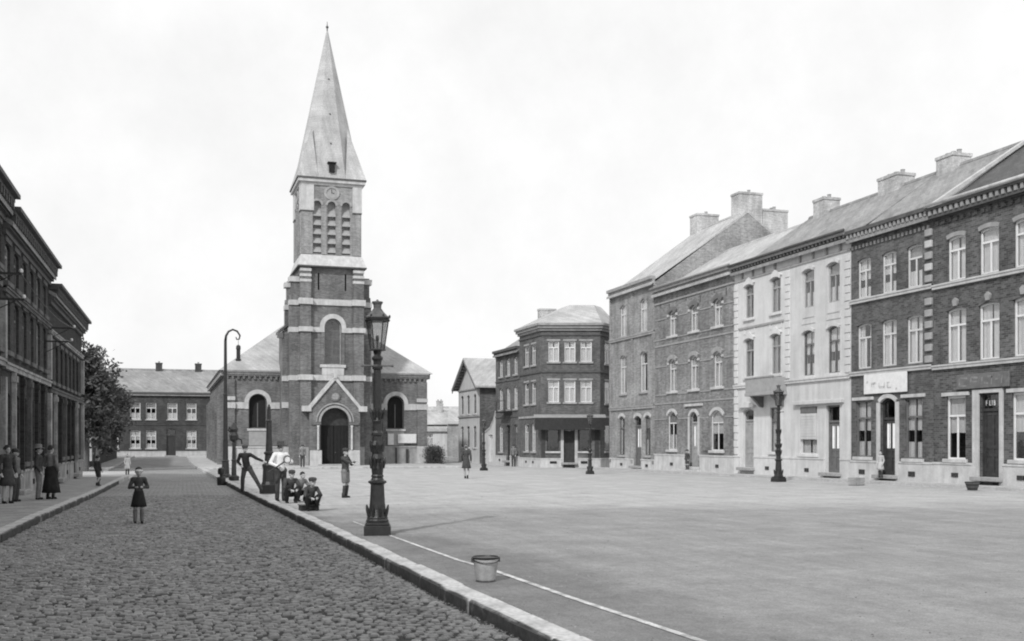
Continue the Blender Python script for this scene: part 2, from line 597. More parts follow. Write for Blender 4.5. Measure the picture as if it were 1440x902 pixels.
RK = [(4, 2.95), (8.6, 2.78), (11, 2.66), (16.4, 2.52), (24.7, 2.22), (37, 1.86), (62, 1.36), (103, 0.5), (131, 0.3)]
LK = [(10, -3.0), (21.5, -2.92), (36, -2.68), (57, -2.62)]
LK2 = [(75.5, -4.8), (99, -5.0), (131, -5.4)]
def off(tab, d): return [(a, x + d) for a, x in tab]

g = sheet('ground', -900, 900, -60, 1500, -0.034, 'ground', 120.0)
sheet('road', [(4, -3.0), (57, -2.62), (57.01, -2.62), (131, -2.62)], RK, 4, 131, -0.02, 'road')
ROAD = bpy.data.objects['road']
ss = sheet('side_street', -40, [(57.3, -2.55), (75.2, -2.55)], 57.2, 75.3, -0.020, 'far_path')
sheet('road_end', -4.9, -2.624, 75.31, 131, -0.0205, 'road')
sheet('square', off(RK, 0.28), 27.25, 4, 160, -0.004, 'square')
sheet('white_line', [(6.5, 4.27), (8.2, 4.16), (10.9, 3.97), (13.6, 3.84), (14.8, 3.70), (18.7, 3.52), (22.4, 3.39)],
      [(6.5, 4.36), (8.2, 4.24), (10.9, 4.05), (13.6, 3.92), (14.8, 3.77), (18.7, 3.58), (22.4, 3.43)], 6.5, 22.4, 0.003, 'line', 1.0)
sheet('left_pavement', -4.95, off(LK, -0.27), 4, 56.8, 0.11, 'left_path', skirt=0.2)
sheet('left_pavement', -9.0, off(LK2, -0.27), 76, 130.8, 0.10, 'left_path', skirt=0.2)
sheet('right_pavement', 27.2, 28.6, 20, 69.3, 0.10, 'far_path', skirt=0.2)
sheet('church_pavement', off(RK, 0.3), 20.6, 77.6, 131, 0.11, 'far_path', skirt=0.2)

def gravel():
    r = random.Random(21)
    mb = MB()
    for i in range(3200):
        y = 7 + 26 * r.random() ** 1.5
        x = lerp(RK, y) + .35 + (22 * r.random() ** 1.3)
        if x > 26.5: continue
        a = r.uniform(.006, .02); h = a * r.uniform(.4, .8); t = r.uniform(0, PI)
        c, s_ = math.cos(t) * a, math.sin(t) * a
        z = gz(y) - .005
        mb.add([(x - c, y - s_, z), (x + s_ * .7, y - c * .7, z), (x + c, y + s_, z), (x - s_ * .7, y + c * .7, z), (x + c * .2, y + s_ * .2, z + h)], [(0, 1, 4), (1, 2, 4), (2, 3, 4), (3, 0, 4)])
    for i in range(1500):       # straw, leaves and dirt gathered along the gutter
        y = 7 + 30 * r.random() ** 1.3
        x = lerp(RK, y) - abs(r.gauss(0, .10)) - .01
        a = r.uniform(.008, .026); t = r.uniform(0, PI); c, s_ = math.cos(t) * a, math.sin(t) * a
        z = gz(y) + r.uniform(-.004, .008)
        mb.add([(x - c, y - s_, z), (x + s_ * .5, y - c * .5, z), (x + c, y + s_, z + .006), (x - s_ * .5, y + c * .5, z)], [(0, 1, 2, 3)])
    o = mb.build('gravel', 'gravel'); o['kind'] = 'stuff'
gravel()

# setts: the 300 that show largest are parts of the road, the others one part
def setts():
    rows, bx = [], []
    y = 6.4
    k = 0
    px, py = 0.11, 0.102
    CP, SP = math.cos(-cam_o.rotation_euler[2]), math.sin(-cam_o.rotation_euler[2])
    pts = []
    while y < 36.0:
        x0, x1 = lerp(LK, y) + 0.02, lerp(RK, y) - 0.04
        n = int((x1 - x0) / px)
        p = (x1 - x0) / n
        o = (k % 2) * 0.5 * p
        for i in range(n):
            cx = x0 + (i + 0.5) * p + (o if i < n - 1 else 0) * 0.9
            # gently bowed courses
            cy = y + 0.10 * math.sin((cx - x0) / (x1 - x0) * PI) + random.gauss(0, 0.016) + 0.05 * math.sin(cx * 1.7 + y * .6)
            pts.append((cx + random.gauss(0, 0.014), cy, gz(cy), p))
        y += py; k += 1
    pts = np.array(pts)
    n = len(pts)
    w = pts[:, 3] * 0.5 - 0.004 - rng.uniform(0, 0.011, n) - 0.016 * (rng.random(n) < .08)
    h = np.full(n, py * 0.5) - 0.004 - rng.uniform(0, 0.011, n) - 0.016 * (rng.random(n) < .08)
    top = rng.normal(0.004, 0.006, n) - 0.035 * (rng.random(n) < .05)
    tilt = rng.normal(0, 0.035, (n, 2))
    rot = rng.normal(0, 0.12, n)
    # template ring positions
    sx = np.array([-1, 1, 1, -1], float); sy = np.array([-1, -1, 1, 1], float)
    def verts(i):
        out = []
        c, s = math.cos(rot[i]), math.sin(rot[i])
        for (k, dz) in ((1.0, -0.05), (1.0, -0.016), (0.72, 0.0)):
            for a in range(4):
                lx, ly = sx[a] * w[i] * k, sy[a] * h[i] * k
                out.append((lx * c - ly * s, lx * s + ly * c, top[i] + dz + lx * tilt[i, 0] + ly * tilt[i, 1]))
        return out
    F = [(0, 1, 5, 4), (1, 2, 6, 5), (2, 3, 7, 6), (3, 0, 4, 7), (4, 5, 9, 8), (5, 6, 10, 9), (6, 7, 11, 10), (7, 4, 8, 11), (8, 9, 10, 11)]
    X, Y = pts[:, 0], pts[:, 1]
    lat = X * CP - Y * SP; dep = X * SP + Y * CP
    u = 720 + 1500 * lat / dep; v = 620 + 1500 * 1.7 / dep
    vis = (u > 8) & (u < 1432) & (v < 896)
    order = np.argsort(np.where(vis, dep, 1e9))[:300]
    chosen = set(int(i) for i in order)
    var = []
    for j in range(12):
        i = random.choice(list(chosen))
        var.append(MB().add(verts(i), F).mesh('sett', 'sett'))
    for i in chosen:
        o = put('sett', random.choice(var), ROAD, tuple(pts[i, :3]), random.choice((0, PI)))
    V, FF = [], []
    for i in range(n):
        if i in chosen: continue
        b = len(V)
        V += [(a + pts[i, 0], c + pts[i, 1], d + pts[i, 2]) for a, c, d in verts(i)]
        FF += [tuple(q + b for q in f) for f in F]
    m = MB(); m.v, m.f = V, FF
    o = m.build('sett_paving', 'sett', ROAD)
    o['kind'] = 'stuff'
    b = sheet('sand_bed', [(4, -3.0), (21.5, -2.92), (36, -2.68)], RK, 4, 36.05, -0.014, 'bed')
    b.parent = ROAD
    b['kind'] = 'stuff'
setts()

def kerb(name, label, tab, width, y0, y1, ycut, hgt, left=False):
    root = bpy.data.objects.new(name, None); COL.objects.link(root)
    root['kind'] = 'structure'
    far = MB()
    y = y0
    while y < y1:
        L = random.uniform(0.85, 1.15)
        ye = min(y + L, y1)
        xa, xb = lerp(tab, y), lerp(tab, ye)
        ang = math.atan2(xb - xa, ye - y)
        mid = (y + ye) / 2
        j = random.uniform(-0.012, 0.012); dz = random.uniform(-0.008, 0.008)
        ln = (ye - y) / 2 / math.cos(ang) - 0.006
        if y < ycut:
            mb = MB().box(0, width, -ln, ln, -0.2, hgt, 0.022)
            # worn, chipped arrises
            mb.v = [(x + random.gauss(0, .004), yy + random.gauss(0, .003), z + random.gauss(0, .003)) for x, yy, z in mb.v]
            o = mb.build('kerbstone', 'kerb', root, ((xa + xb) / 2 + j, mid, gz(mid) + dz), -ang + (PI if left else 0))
            o.rotation_euler[0] = 0
        else:
            mb = MB().box(0, width, -ln, ln, -0.2, hgt)
            far.add([((xa + xb) / 2 + (-x if left else x) * math.cos(ang) + yy * math.sin(ang), mid + yy * math.cos(ang), gz(mid) + z) for x, yy, z in mb.v], mb.f)
        y = ye
    if far.v:
        o = far.build('kerbstone_run', 'kerb_far', root, fixn=True); o['kind'] = 'stuff'
    return root
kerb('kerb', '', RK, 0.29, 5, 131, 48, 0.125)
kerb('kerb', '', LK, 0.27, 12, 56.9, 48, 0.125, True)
kerb('kerb', '', off(LK2, -0.27), 0.27, 76, 131, 76, 0.12)
# kerb along the church pavement and along the foot of the right-hand row
mb = MB()
x = 1.55
while x < 20.4:
    mb.box(x + .006, x + .994, 77.35, 77.62, gz(77.4) - .2, gz(77.4) + .12, 0.02); x += 1.0
o = mb.build('church_kerb', 'kerb_far'); o['kind'] = 'structure'

# ------------------------------------------------------------------ building helpers
class Frame:
    """a facade plane on a building: local x to the right, y into the building, z up (world height, base taken off)"""
    def __init__(self, root, base, ox=0.0, oy=0.0, ang=0.0):
        self.root, self.base, self.ox, self.oy, self.ang = root, base, ox, oy, ang
    def build(self, mb, name, mt, smooth=False, fixn=False, parent=None):
        if parent is not None:
            return mb.build(name, mt, parent, smooth=smooth, fixn=fixn)
        return mb.build(name, mt, self.root, (self.ox, self.oy, -self.base), self.ang, smooth, fixn)
    def at(self, x, y, z):
        c, s = math.cos(self.ang), math.sin(self.ang)
        return (self.ox + x * c - y * s, self.oy + x * s + y * c, z - self.base)
    def put(self, name, me, x, y, z):
        return put(name, me, self.root, self.at(x, y, z), self.ang)

def contour(u0, u1, z0, z1, rise=0.0, n=10):
    if rise <= 0.001:
        return [(u0, z0), (u1, z0), (u1, z1), (u0, z1)]
    w = (u1 - u0) / 2; cx = (u0 + u1) / 2
    r = (w * w + rise * rise) / (2 * rise)
    cz = z1 - r
    a = math.asin(min(1.0, w / r)) if rise <= w + 1e-6 else PI / 2
    pts = [(u0, z0), (u1, z0)]
    for k in range(n + 1):
        t = a - 2 * a * k / n
        pts.append((cx + r * math.sin(t), cz + r * math.cos(t)))
    return pts

def arc_band(u0, u1, z1, rise, t, n=10):
    w = (u1 - u0) / 2; cx = (u0 + u1) / 2
    r = (w * w + rise * rise) / (2 * rise)
    cz = z1 - r
    a = math.asin(min(1.0, w / r))
    inn = [(cx + (r - .004) * math.sin(a - 2 * a * k / n), cz + (r - .004) * math.cos(a - 2 * a * k / n)) for k in range(n + 1)]
    out = [(cx + (r + t) * math.sin(a - 2 * a * k / n), cz + (r + t) * math.cos(a - 2 * a * k / n)) for k in range(n + 1)]
    return inn, out

REVEAL = 0.26
def wall_mesh(outer, holes, depth=REVEAL, y=0.0):
    mb = MB()
    loops = [[Vector((x, z, 0)) for x, z in outer]] + [[Vector((x, z, 0)) for x, z in h] for h in holes]
    flat = [p for l in loops for p in l]
    tr = tessellate_polygon(loops)
    fs = []
    for t in tr:
        a, b, c = (flat[i] for i in t)
        cr = (b - a).cross(c - a).z
        fs.append(tuple(t) if cr > 0 else tuple(reversed(t)))
    mb.add([(p.x, y, p.y) for p in flat], fs)
    for h in holes:
        n = len(h)
        mb.add([(x, y, z) for x, z in h] + [(x, y + depth, z) for x, z in h], [(i, (i + 1) % n, (i + 1) % n + n, i + n) for i in range(n)])
    return mb

_cache = {}
def cached(key, fn):
    if key not in _cache:
        _cache[key] = fn()
    return _cache[key]

def win_frame_mesh(w, h, rise, mt, style):
    def fn():
        t = 0.07
        mb = MB()
        a = contour(-w / 2, w / 2, 0, h, rise)
        b = contour(-w / 2 + t, w / 2 - t, t, h - t, rise * (1 - 2 * t / w) if rise else 0)
        mb.ring(b, a, 0.08, 0.15)
        zt = h * 0.69
        if 'T' in style:
            mb.box(-w / 2 + t, w / 2 - t, 0.085, 0.145, zt - 0.035, zt + 0.04)
            mb.box(-0.035, 0.035, 0.09, 0.14, t, zt - 0.035)
        if 'X' in style:
            mb.box(-0.03, 0.03, 0.09, 0.14, zt + .04, h - t)
        if 'B' in style:
            for q in (0.25, 0.5, 0.75):
                mb.box(-w / 2 + t, w / 2 - t, 0.10, 0.13, h * q - .015, h * q + .015)
        return mb.mesh('window', mt)
    return cached(('wf', round(w, 2), round(h, 2), round(rise, 2), mt, style), fn)

def pane_mesh(w, h, rise):
    def fn():
        mb = MB().prism_y(contour(-w / 2 + .03, w / 2 - .03, .03, h - .03, rise * .93), 0.112, 0.118)
        return mb.mesh('pane', 'glass')
    return cached(('pn', round(w, 2), round(h, 2), round(rise, 2)), fn)

def curtain_mesh(w, z0, z1, mt, gap, seed):
    def fn():
        mb = MB()
        r = random.Random(seed)
        ph = r.uniform(0, 6)
        halves = [(-w / 2, -gap / 2), (gap / 2, w / 2)] if gap > 0 else [(-w / 2, w / 2)]
        for a, b in halves:
            n = 14
            vs, fs = [], []
            for i in range(n + 1):
                x = a + (b - a) * i / n
                yy = 0.185 + 0.014 * math.sin(x * 34 + ph) + 0.01 * math.sin(x * 61)
                vs += [(x, yy, z0 + r.uniform(-.01, .01)), (x, yy, z1), (x, yy + .006, z0), (x, yy + .006, z1)]
            for i in range(n):
                k = 4 * i
                fs += [(k, k + 4, k + 5, k + 1), (k + 3, k + 7, k + 6, k + 2)]
            mb.add(vs, fs)
        return mb.mesh('curtain', mt)
    return cached(('cu', round(w, 2), round(z0, 2), round(z1, 2), mt, round(gap, 2), seed), fn)

def sill_mesh(w, mt, h=0.13, out=0.11):
    return cached(('si', round(w, 2), mt, h, out), lambda: MB().box(-w / 2, w / 2, -out, 0.13, -h, 0.012, 0.012).mesh('sill', mt))

def window(fr, u0, u1, z0, z1, rise=0.0, frame='white', sill='stone_dull', style='T', curtain='full', sillw=0.12, label=None):
    w, h = u1 - u0, z1 - z0
    cx = (u0 + u1) / 2
    o = fr.put('window', win_frame_mesh(w, h, rise, frame, style), cx, 0, z0)
    put('pane', pane_mesh(w, h, rise), o)
    if sill:
        put('sill', sill_mesh(w + 2 * sillw, sill), o)
    sd = random.randrange(4)
    if curtain == 'full':
        put('curtain', curtain_mesh(w - .04, .04, h - .02, 'curtain', random.choice((0.0, 0.04, 0.1)), sd), o)
    elif curtain == 'upper':
        put('curtain', curtain_mesh(w - .04, h * .42, h - .02, 'curtain', 0.0, sd), o)
    elif curtain == 'both':
        put('curtain', curtain_mesh(w - .04, h * .47, h - .02, 'curtain', 0.05, sd), o)
        put('curtain', curtain_mesh(w - .04, .05, h * .28, 'curtain', 0.06, sd), o)
    elif curtain == 'lower':
        put('curtain', curtain_mesh(w - .04, .05, h * .40, 'curtain', 0.1, sd), o)
        put('curtain', curtain_mesh(w - .04, h * .7, h - .02, 'curtain_grey', 0.0, sd), o)
    elif curtain == 'grey':
        put('curtain', curtain_mesh(w - .04, .04, h - .02, 'curtain_grey', random.choice((0.06, 0.2)), sd), o)
    elif curtain == 'side':
        put('curtain', curtain_mesh(w - .04, .04, h - .02, 'curtain', w * .38, sd), o)
    return o

def door(fr, u0, u1, z0, z1, rise=0.0, mt='wood_dark', transom=0.2, glazed=False, step=True, jamb=None, label=None):
    w, h = u1 - u0, z1 - z0
    cx = (u0 + u1) / 2
    zt = h * (1 - transom)
    def fn():
        mb = MB()
        t = 0.07
        a = contour(-w / 2, w / 2, 0, h, rise)
        b = contour(-w / 2 + t, w / 2 - t, 0.012, h - t, rise * .85)
        mb.ring(b, a, 0.13, 0.22)
        mb.box(-w / 2 + t, w / 2 - t, 0.11, 0.21, zt - .05, zt + .05)
        # leaf: back board with stiles and rails standing proud of it
        x0, x1 = -w / 2 + t + .003, w / 2 - t - .003
        if not glazed:
            mb.box(x0, x1, 0.185, 0.215, 0.014, zt - .052)
        for xx in (x0, -.045, x1 - .09):
            mb.box(xx, xx + .09, 0.155, 0.184, 0.016, zt - .054)
        for zz in (0.016, zt * .30, zt * .42, zt - .20):
            mb.box(x0 + .092, x1 - .092, 0.160, 0.1835, zz, zz + .12)
        if glazed:
            mb.box(x0, x1, 0.185, 0.215, 0.014, zt * .42)
        return mb.mesh('door', mt)
    o = fr.put('door', cached(('dr', round(w, 2), round(h, 2), round(rise, 2), mt, glazed, transom), fn), cx, 0, z0)
    if label: o['label'] = label
    def pf():
        mb = MB().prism_y(contour(-w / 2 + .06, w / 2 - .06, zt + .04, h - .05, rise * .85), 0.17, 0.176)
        if glazed:
            mb.box(-w / 2 + .1, w / 2 - .1, 0.19, 0.196, zt * .42, zt - .06)
        return mb.mesh('pane', 'glass')
    put('pane', cached(('dp', round(w, 2), round(h, 2), round(rise, 2), glazed, transom), pf), o)
    if glazed:
        put('curtain', curtain_mesh(w * .6, zt * .44, zt - .1, 'curtain', 0.14, 1), o)
    put('handle', cached('hd', lambda: MB().ball((0, 0.13, 0), .028, .028, .028, 8, 6).mesh('handle', 'iron_worn', True)), o, (w * .36, 0, h * .36))
    if step:
        put('doorstep', cached(('ds', round(w, 2)), lambda: MB().box(-w / 2 - .2, w / 2 + .2, -0.32, 0.12, -0.16, -0.004, 0.015).mesh('doorstep', 'stone_dull')), o)
    return o

def arch_trim(fr, u0, u1, z1, rise, t, mt, y0=-0.05, name='arch_trim', legs=0.0):
    inn, out = arc_band(u0, u1, z1, rise, t)
    mb = MB().ring(inn, out, y0, 0.06, False)
    return fr.build(mb, name, mt, fixn=True)

def lintel(fr, u0, u1, z, h, mt, out=0.05, over=0.12, name='lintel'):
    return fr.build(MB().box(u0 - over, u1 + over, -out, 0.05, z, z + h, .01), name, mt)

def band(fr, u0, u1, z0, z1, mt, out=0.08, name='string_course'):
    mb = MB()
    mb.box(u0, u1, -out, 0.03, z0, z1)
    mb.box(u0, u1, -out - .035, 0.025, z1 - min(.07, (z1 - z0) * .35), z1 + .004)
    return fr.build(mb, name, mt)

def cornice(fr, u0, u1, z, mt, steps=((0.10, -0.55, -0.38), (0.2, -0.38, -0.2), (0.34, -0.2, 0.0)), mod=None, modmt=None, gutter=None):
    mb = MB()
    for o, a, b in steps:
        mb.box(u0, u1, -o, 0.04, z + a, z + b - .003)
    c = fr.build(mb, 'cornice', mt)
    if mod:
        pitch, wid, out, za, zb = mod
        n = max(2, int((u1 - u0) / pitch))
        mm = MB()
        for i in range(n):
            x = u0 + (i + .5) * (u1 - u0) / n
            mm.box(x - wid / 2, x + wid / 2, -out, 0.02, z + za, z + zb)
        d = fr.build(mm, 'dentil_course', modmt or mt)
        d['kind'] = 'stuff'
    if gutter:
        fr.build(MB().tube([(u0, -steps[-1][0] - .06, z + .02), (u1, -steps[-1][0] - .06, z + .02)], .07, 8), 'gutter', gutter, True)
    return c

def chimney(fr, x0, x1, y0, y1, z0, z1, mt='chimney', pots=2, parent=None):
    mb = MB()
    mb.box(x0, x1, y0, y1, z0, z1 - .14)
    mb.box(x0 - .04, x1 + .04, y0 - .04, y1 + .04, z1 - .138, z1)
    o = fr.build(mb, 'chimney', mt, parent=parent)
    for k in range(pots):
        x = x0 + (x1 - x0) * (k + .5) / pots
        MB().lathe([(.11, z1 + .002), (.10, z1 + .16), (.12, z1 + .17), (.11, z1 + .2)], 10, (x, (y0 + y1) / 2)).build('chimney_pot', 'stone_dull', o)
    return o

def gable_roof(fr, x0, x1, D, He, yr, zr, mt, ov=0.28, th=0.14, back_ov=0.2):
    """ridge parallel to the facade"""
    sl = (zr - He) / yr
    sb = (zr - He) / (D - yr)
    out = [(-ov, He - ov * sl), (yr, zr), (D + back_ov, He - back_ov * sb)]
    poly = [(-ov, He - ov * sl), (-ov, He - ov * sl - th), (yr, zr - th * 1.2), (D + back_ov, He - back_ov * sb - th), (D + back_ov, He - back_ov * sb), (yr, zr)]
    mb = MB().prism_x(poly, x0, x1)
    o = fr.build(mb, 'roof', mt, fixn=True)
    n = max(2, int((x1 - x0) / .45))
    rm = MB()
    for i in range(n):
        a = x0 + (x1 - x0) * i / n; b = x0 + (x1 - x0) * (i + 1) / n
        rm.prism_x([(yr - .16, zr - .09), (yr - .1, zr + .04), (yr, zr + .085), (yr + .1, zr + .04), (yr + .16, zr - .09)], a + .006, b - .006)
    q = rm.build('ridge_tiles', mt, o, fixn=True); q['kind'] = 'stuff'
    return o

def shell(fr, W, D, H, yr, zr, zb, mt, holes, gap=0.005):
    """front wall with its openings, gable sides and back"""
    mb = wall_mesh([(gap, zb), (W - gap, zb), (W - gap, H), (gap, H)], holes)
    for x, flip in ((gap, False), (W - gap, True)):
        p = [(x, 0, zb), (x, D, zb), (x, D, H), (x, yr, zr - .2), (x, 0, H)]
        mb.add(p, [tuple(reversed(range(5))) if not flip else (0, 1, 2, 3, 4)])
    mb.add([(gap, D, zb), (W - gap, D, zb), (W - gap, D, H), (gap, D, H)], [(1, 0, 3, 2)])
    # floors keep one storey's light from the next
    return fr.build(mb, 'wall', mt)

def row_house(name, label, loc, rz, W, D, H, yr, zr, zb, wallmt, roofmt, ops, group=None, gap=0.005):
    """ops: list of dicts kind,u0,u1,z0,z1,rise plus the style of window() / door()"""
    base = gz(loc[1])
    root = thing(name, label, 'house', (loc[0], loc[1], base), rz, group)
    fr = Frame(root, base)
    holes = [contour(o['u0'], o['u1'], o['z0'], o['z1'], o.get('rise', 0)) for o in ops]
    shell(fr, W, D, H, yr, zr, zb - .5, wallmt, holes, gap)
    fr.build(MB().box(.05, W - .05, .3, D - .1, 3.72, 3.8).box(.05, W - .05, .3, D - .1, 6.98, 7.06) if H > 8.6 else MB().box(.05, W - .05, .3, D - .1, 3.5, 3.58), 'floor', 'dark')
    fr.roof = gable_roof(fr, gap, W - gap, D, H, yr, zr, roofmt)
    for o in ops:
        kw = {k: v for k, v in o.items() if k not in ('kind',)}
        if o['kind'] == 'w':
            window(fr, **kw)
        else:
            door(fr, **kw)
    return fr

def W_(u0, u1, z0, z1, **k): return dict(kind='w', u0=u0, u1=u1, z0=z0, z1=z1, **k)
def D_(u0, u1, z0, z1, **k): return dict(kind='d', u0=u0, u1=u1, z0=z0, z1=z1, **k)

def plinth(fr, segs, z0, z1, mt='plinth', out=0.05):
    for a, b in segs:
        o = fr.build(MB().box(a, b, -out, 0.04, z0 - .6, z1, .01).box(a, b, -out - .03, 0.035, z1 - .02, z1 + .06), 'plinth', mt)
    return o

def vents(fr, xs, z, w=0.34, h=0.17):
    for x in xs:
        o = fr.put('cellar_vent', cached(('cv', w, h), lambda: MB().box(-w / 2, w / 2, -.085, -.06, 0, h).mesh('cellar_vent', 'dark')), x, 0, z)
        put('vent_bars', cached(('cvb', w, h), lambda: [m_ := MB(), [m_.box(-w / 2 + k * w / 5 - .008, -w / 2 + k * w / 5 + .008, -.095, -.086, 0.01, h - .01) for k in range(1, 5)], m_.mesh('vent_bars', 'iron_worn')][-1]), o)
# ------------------------------------------------------------------ the row on the right of the square (facades face -x)
XR, RR = 28.5, -PI / 2
GR = 'terraced houses on the right of the square'
def R(yl):       # shifts absolute facade coordinate (= -y) to the house's own
    return lambda u: round(u + yl, 3)

# house A: pale brick, far end of the row
k = R(69.23); ops = []
for a in (-67.45, -64.1):
    ops.append(W_(k(a), k(a) + 1.08, 8.78, 10.91, rise=.2, frame='cream', curtain='full'))
    ops.append(W_(k(a), k(a) + 1.12, 4.88, 7.5, rise=.2, frame='cream', curtain='side' if a > -65 else 'full'))
ops += [W_(k(-67.65), k(-66.7), 0.72, 3.38, rise=.2, frame='mid_paint', curtain='side'), D_(k(-65.1), k(-63.95), 0.06, 3.34, rise=.2, mt='mid_paint', glazed=True),
        W_(k(-63.4), k(-62.5), 0.74, 3.35, rise=.2, frame='mid_paint', curtain='lower')]
A = row_house('terraced_house', 'pale brick three-storey house with two bays at the far end of the right-hand row', (XR, 69.23), RR, 7.41, 13.2, 11.9, 6.6, 16.7, -.3, 'brick_a', 'roof_pale', ops, GR)
for z0, z1 in ((3.78, 4.0), (8.5, 8.7)):
    band(A, .01, 7.4, z0, z1, 'stone_dull', .1)
cornice(A, .01, 7.4, 12.15, 'cornice_mid', ((.08, -.6, -.4), (.16, -.4, -.2), (.3, -.2, 0)))
for x0, x1 in ((.02, .32), (3.75, 4.05), (7.08, 7.38)):
    A.build(MB().box(x0, x1, -.07, .03, .2, 3.77).box(x0, x1, -.07, .03, 4.01, 8.49).box(x0, x1, -.07, .03, 8.71, 11.52), 'pilaster', 'brick_a')
for o in ops:
    if o['u0'] < 9: arch_trim(A, o['u0'], o['u1'], o['z1'], .2, .2, 'stone' if o['z0'] < 4 else 'brick_a', -.03)
plinth(A, [(.01, k(-65.15)), (k(-63.9), 7.4)], 0, .45, 'plinth')
vents(A, [k(-67.1), k(-62.95)], 0.02)
chimney(A, 6.3, 7.35, 6.0, 7.7, 15.6, 17.9, parent=A.roof)
chimney(A, 6.35, 7.34, 7.75, 9.6, 14.4, 16.9, pots=3, parent=A.roof)
chimney(A, .1, 1.2, 6.1, 7.8, 15.5, 17.75, parent=A.roof)

# house B: mid-toned brick with drip moulds
k = R(61.82); ops = []
for c in (-59.25, -56.4, -53.5):
    ops.append(W_(k(c) - .47, k(c) + .47, 8.1, 9.64, rise=.16, frame='cream', sill='stone', curtain='full', sillw=.22))
    ops.append(W_(k(c) - .5, k(c) + .5, 4.7, 6.7, rise=.18, frame='cream', sill='stone', curtain='full', sillw=.22))
ops += [W_(k(-59.95), k(-58.7), 1.14, 3.5, rise=.3, frame='cream', curtain='lower', sill='stone'), D_(k(-56.95), k(-55.9), .2, 3.4, rise=.3, mt='grey_paint', glazed=True, step=False),
        W_(k(-54.35), k(-52.85), 1.14, 3.42, rise=.34, frame='cream', curtain='upper', sill='stone')]
B = row_house('terraced_house', 'brown-grey brick house with small white sills and arched heads next to the white houses', (XR, 61.82), RR, 10.2, 9.6, 11.0, 4.9, 13.9, -.3, 'brick_b', 'roof_pale', ops, GR)
for c in (-59.25, -56.4, -53.5):
    for z, w in ((9.64, .47), (6.7, .5)):
        arch_trim(B, k(c) - w, k(c) + w, z, .18, .24, 'mid_paint' if z > 8 else 'stone_dull', -.09, 'drip_mould')
    for z in (9.3, 6.35):
        B.build(MB().box(k(c) - .68, k(c) - .5, -.07, .03, z, z + .14).box(k(c) + .5, k(c) + .68, -.07, .03, z, z + .14), 'impost_block', 'stone')
for z0, z1 in ((3.95, 4.05), (7.55, 7.65), (4.5, 4.58), (7.95, 8.02), (9.22, 9.29), (6.27, 6.34), (3.0, 3.07)):
    mb = MB(); edges = [.01] + sorted(sum([[o['u0'] - .25, o['u1'] + .25] for o in ops if o['z0'] - .15 < z1 and o['z1'] + .2 > z0], [])) + [10.19]
    for a, b in zip(edges[::2], edges[1::2]):
        mb.box(a, b, -.035, .03, z0, z1)
    B.build(mb, 'string_course', 'cornice_mid')
for a, b, z, r in ((k(-59.95), k(-58.7), 3.5, .3), (k(-56.95), k(-55.9), 3.4, .3), (k(-54.35), k(-52.85), 3.42, .34)):
    arch_trim(B, a, b, z, r, .17, 'stone', -.06)
B.build(MB().box(k(-57.13), k(-56.955), -.05, .03, .86, 3.1).box(k(-55.895), k(-55.72), -.05, .03, .86, 3.1), 'door_jamb', 'stone')
B.build(MB().box(k(-57.5), k(-55.3), -.12, .03, 3.72, 3.86), 'door_hood', 'stone')
# window shutter folded open beside the wide window
sh = B.build(MB().box(k(-55.4), k(-54.5), -.055, .01, 1.1, 3.0), 'shutter', 'brick_b')
for z in (1.16, 2.12):
    MB().ring([(k(-55.3), z + .06), (k(-54.6), z + .06), (k(-54.6), z + .76), (k(-55.3), z + .76)], [(k(-55.36), z), (k(-54.54), z), (k(-54.54), z + .82), (k(-55.36), z + .82)], -.075, -.056).build('shutter_panel', 'brick_b', sh)
cornice(B, .01, 10.19, 11.22, 'cornice_mid', ((.06, -1.0, -.9), (.12, -.36, -.2), (.3, -.2, 0)), gutter='grey_paint')
for i, x in enumerate((.8, 2.1, 4.4, 6.2, 7.9, 9.3)):
    B.build(MB().box(x - .04, x + .04, -.03, .02, 10.0 - .3 * (i % 2), 10.4 - .3 * (i % 2)), 'wall_anchor', 'iron_worn')
plinth(B, [(.01, k(-57.2)), (k(-55.65), 10.19)], 0, .82)
vents(B, [k(-59.3), k(-53.5)], .2)
B.build(MB().box(k(-57.5), k(-55.3), -.75, -.052, -.3, .02, .02).box(k(-57.2), k(-55.6), -.42, -.053, .022, .19, .02), 'doorstep', 'stone')

# houses C1 and C2: white painted stucco with quoins
def quoins(fr, x, z0, z1, n, w, mt, out=0.06, alt=0.09):
    h = (z1 - z0) / n
    for i in range(n):
        ww = w if i % 2 else w - alt
        me = cached(('q', round(h, 3), round(ww, 3), mt, out), lambda: MB().box(-ww / 2, ww / 2, -out, .03, .018, h - .018, .015).mesh('quoin_block', mt))
        fr.put('quoin_block', me, x, 0, z0 + i * h)

k = R(51.62); ops = []
for c in (-50.03, -47.4):
    ops.append(W_(k(c) - .45, k(c) + .45, 8.15, 9.97, rise=.1, frame='grey_paint', sill='stucco', curtain='grey'))
    ops.append(W_(k(c) - .46, k(c) + .46, 5.05, 7.1, rise=.1, frame='grey_paint', sill='stucco', curtain='grey'))
ops += [D_(k(-50.7), k(-49.6), .3, 3.39, rise=.12, mt='grey_paint', transom=.2), W_(k(-47.95), k(-47.02), 1.13, 3.38, frame='mid_paint', sill='stucco', curtain='side')]
C1 = row_house('terraced_house', 'white stucco house with a small balcony over its window and a grey door', (XR, 51.62), RR, 5.59, 9.4, 10.9, 4.7, 14.05, -.2, 'stucco', 'roof_mid', ops, GR)
k2 = R(46.03); ops2 = []
for c in (-44.45, -42.4):
    ops2.append(W_(k2(c) - .46, k2(c) + .46, 8.06, 9.9, rise=.12, frame='grey_paint', sill=None, curtain='lower'))
    ops2.append(W_(k2(c) - .48, k2(c) + .48, 4.79, 6.97, rise=.12, frame='mid_paint', sill='stucco', curtain='both'))
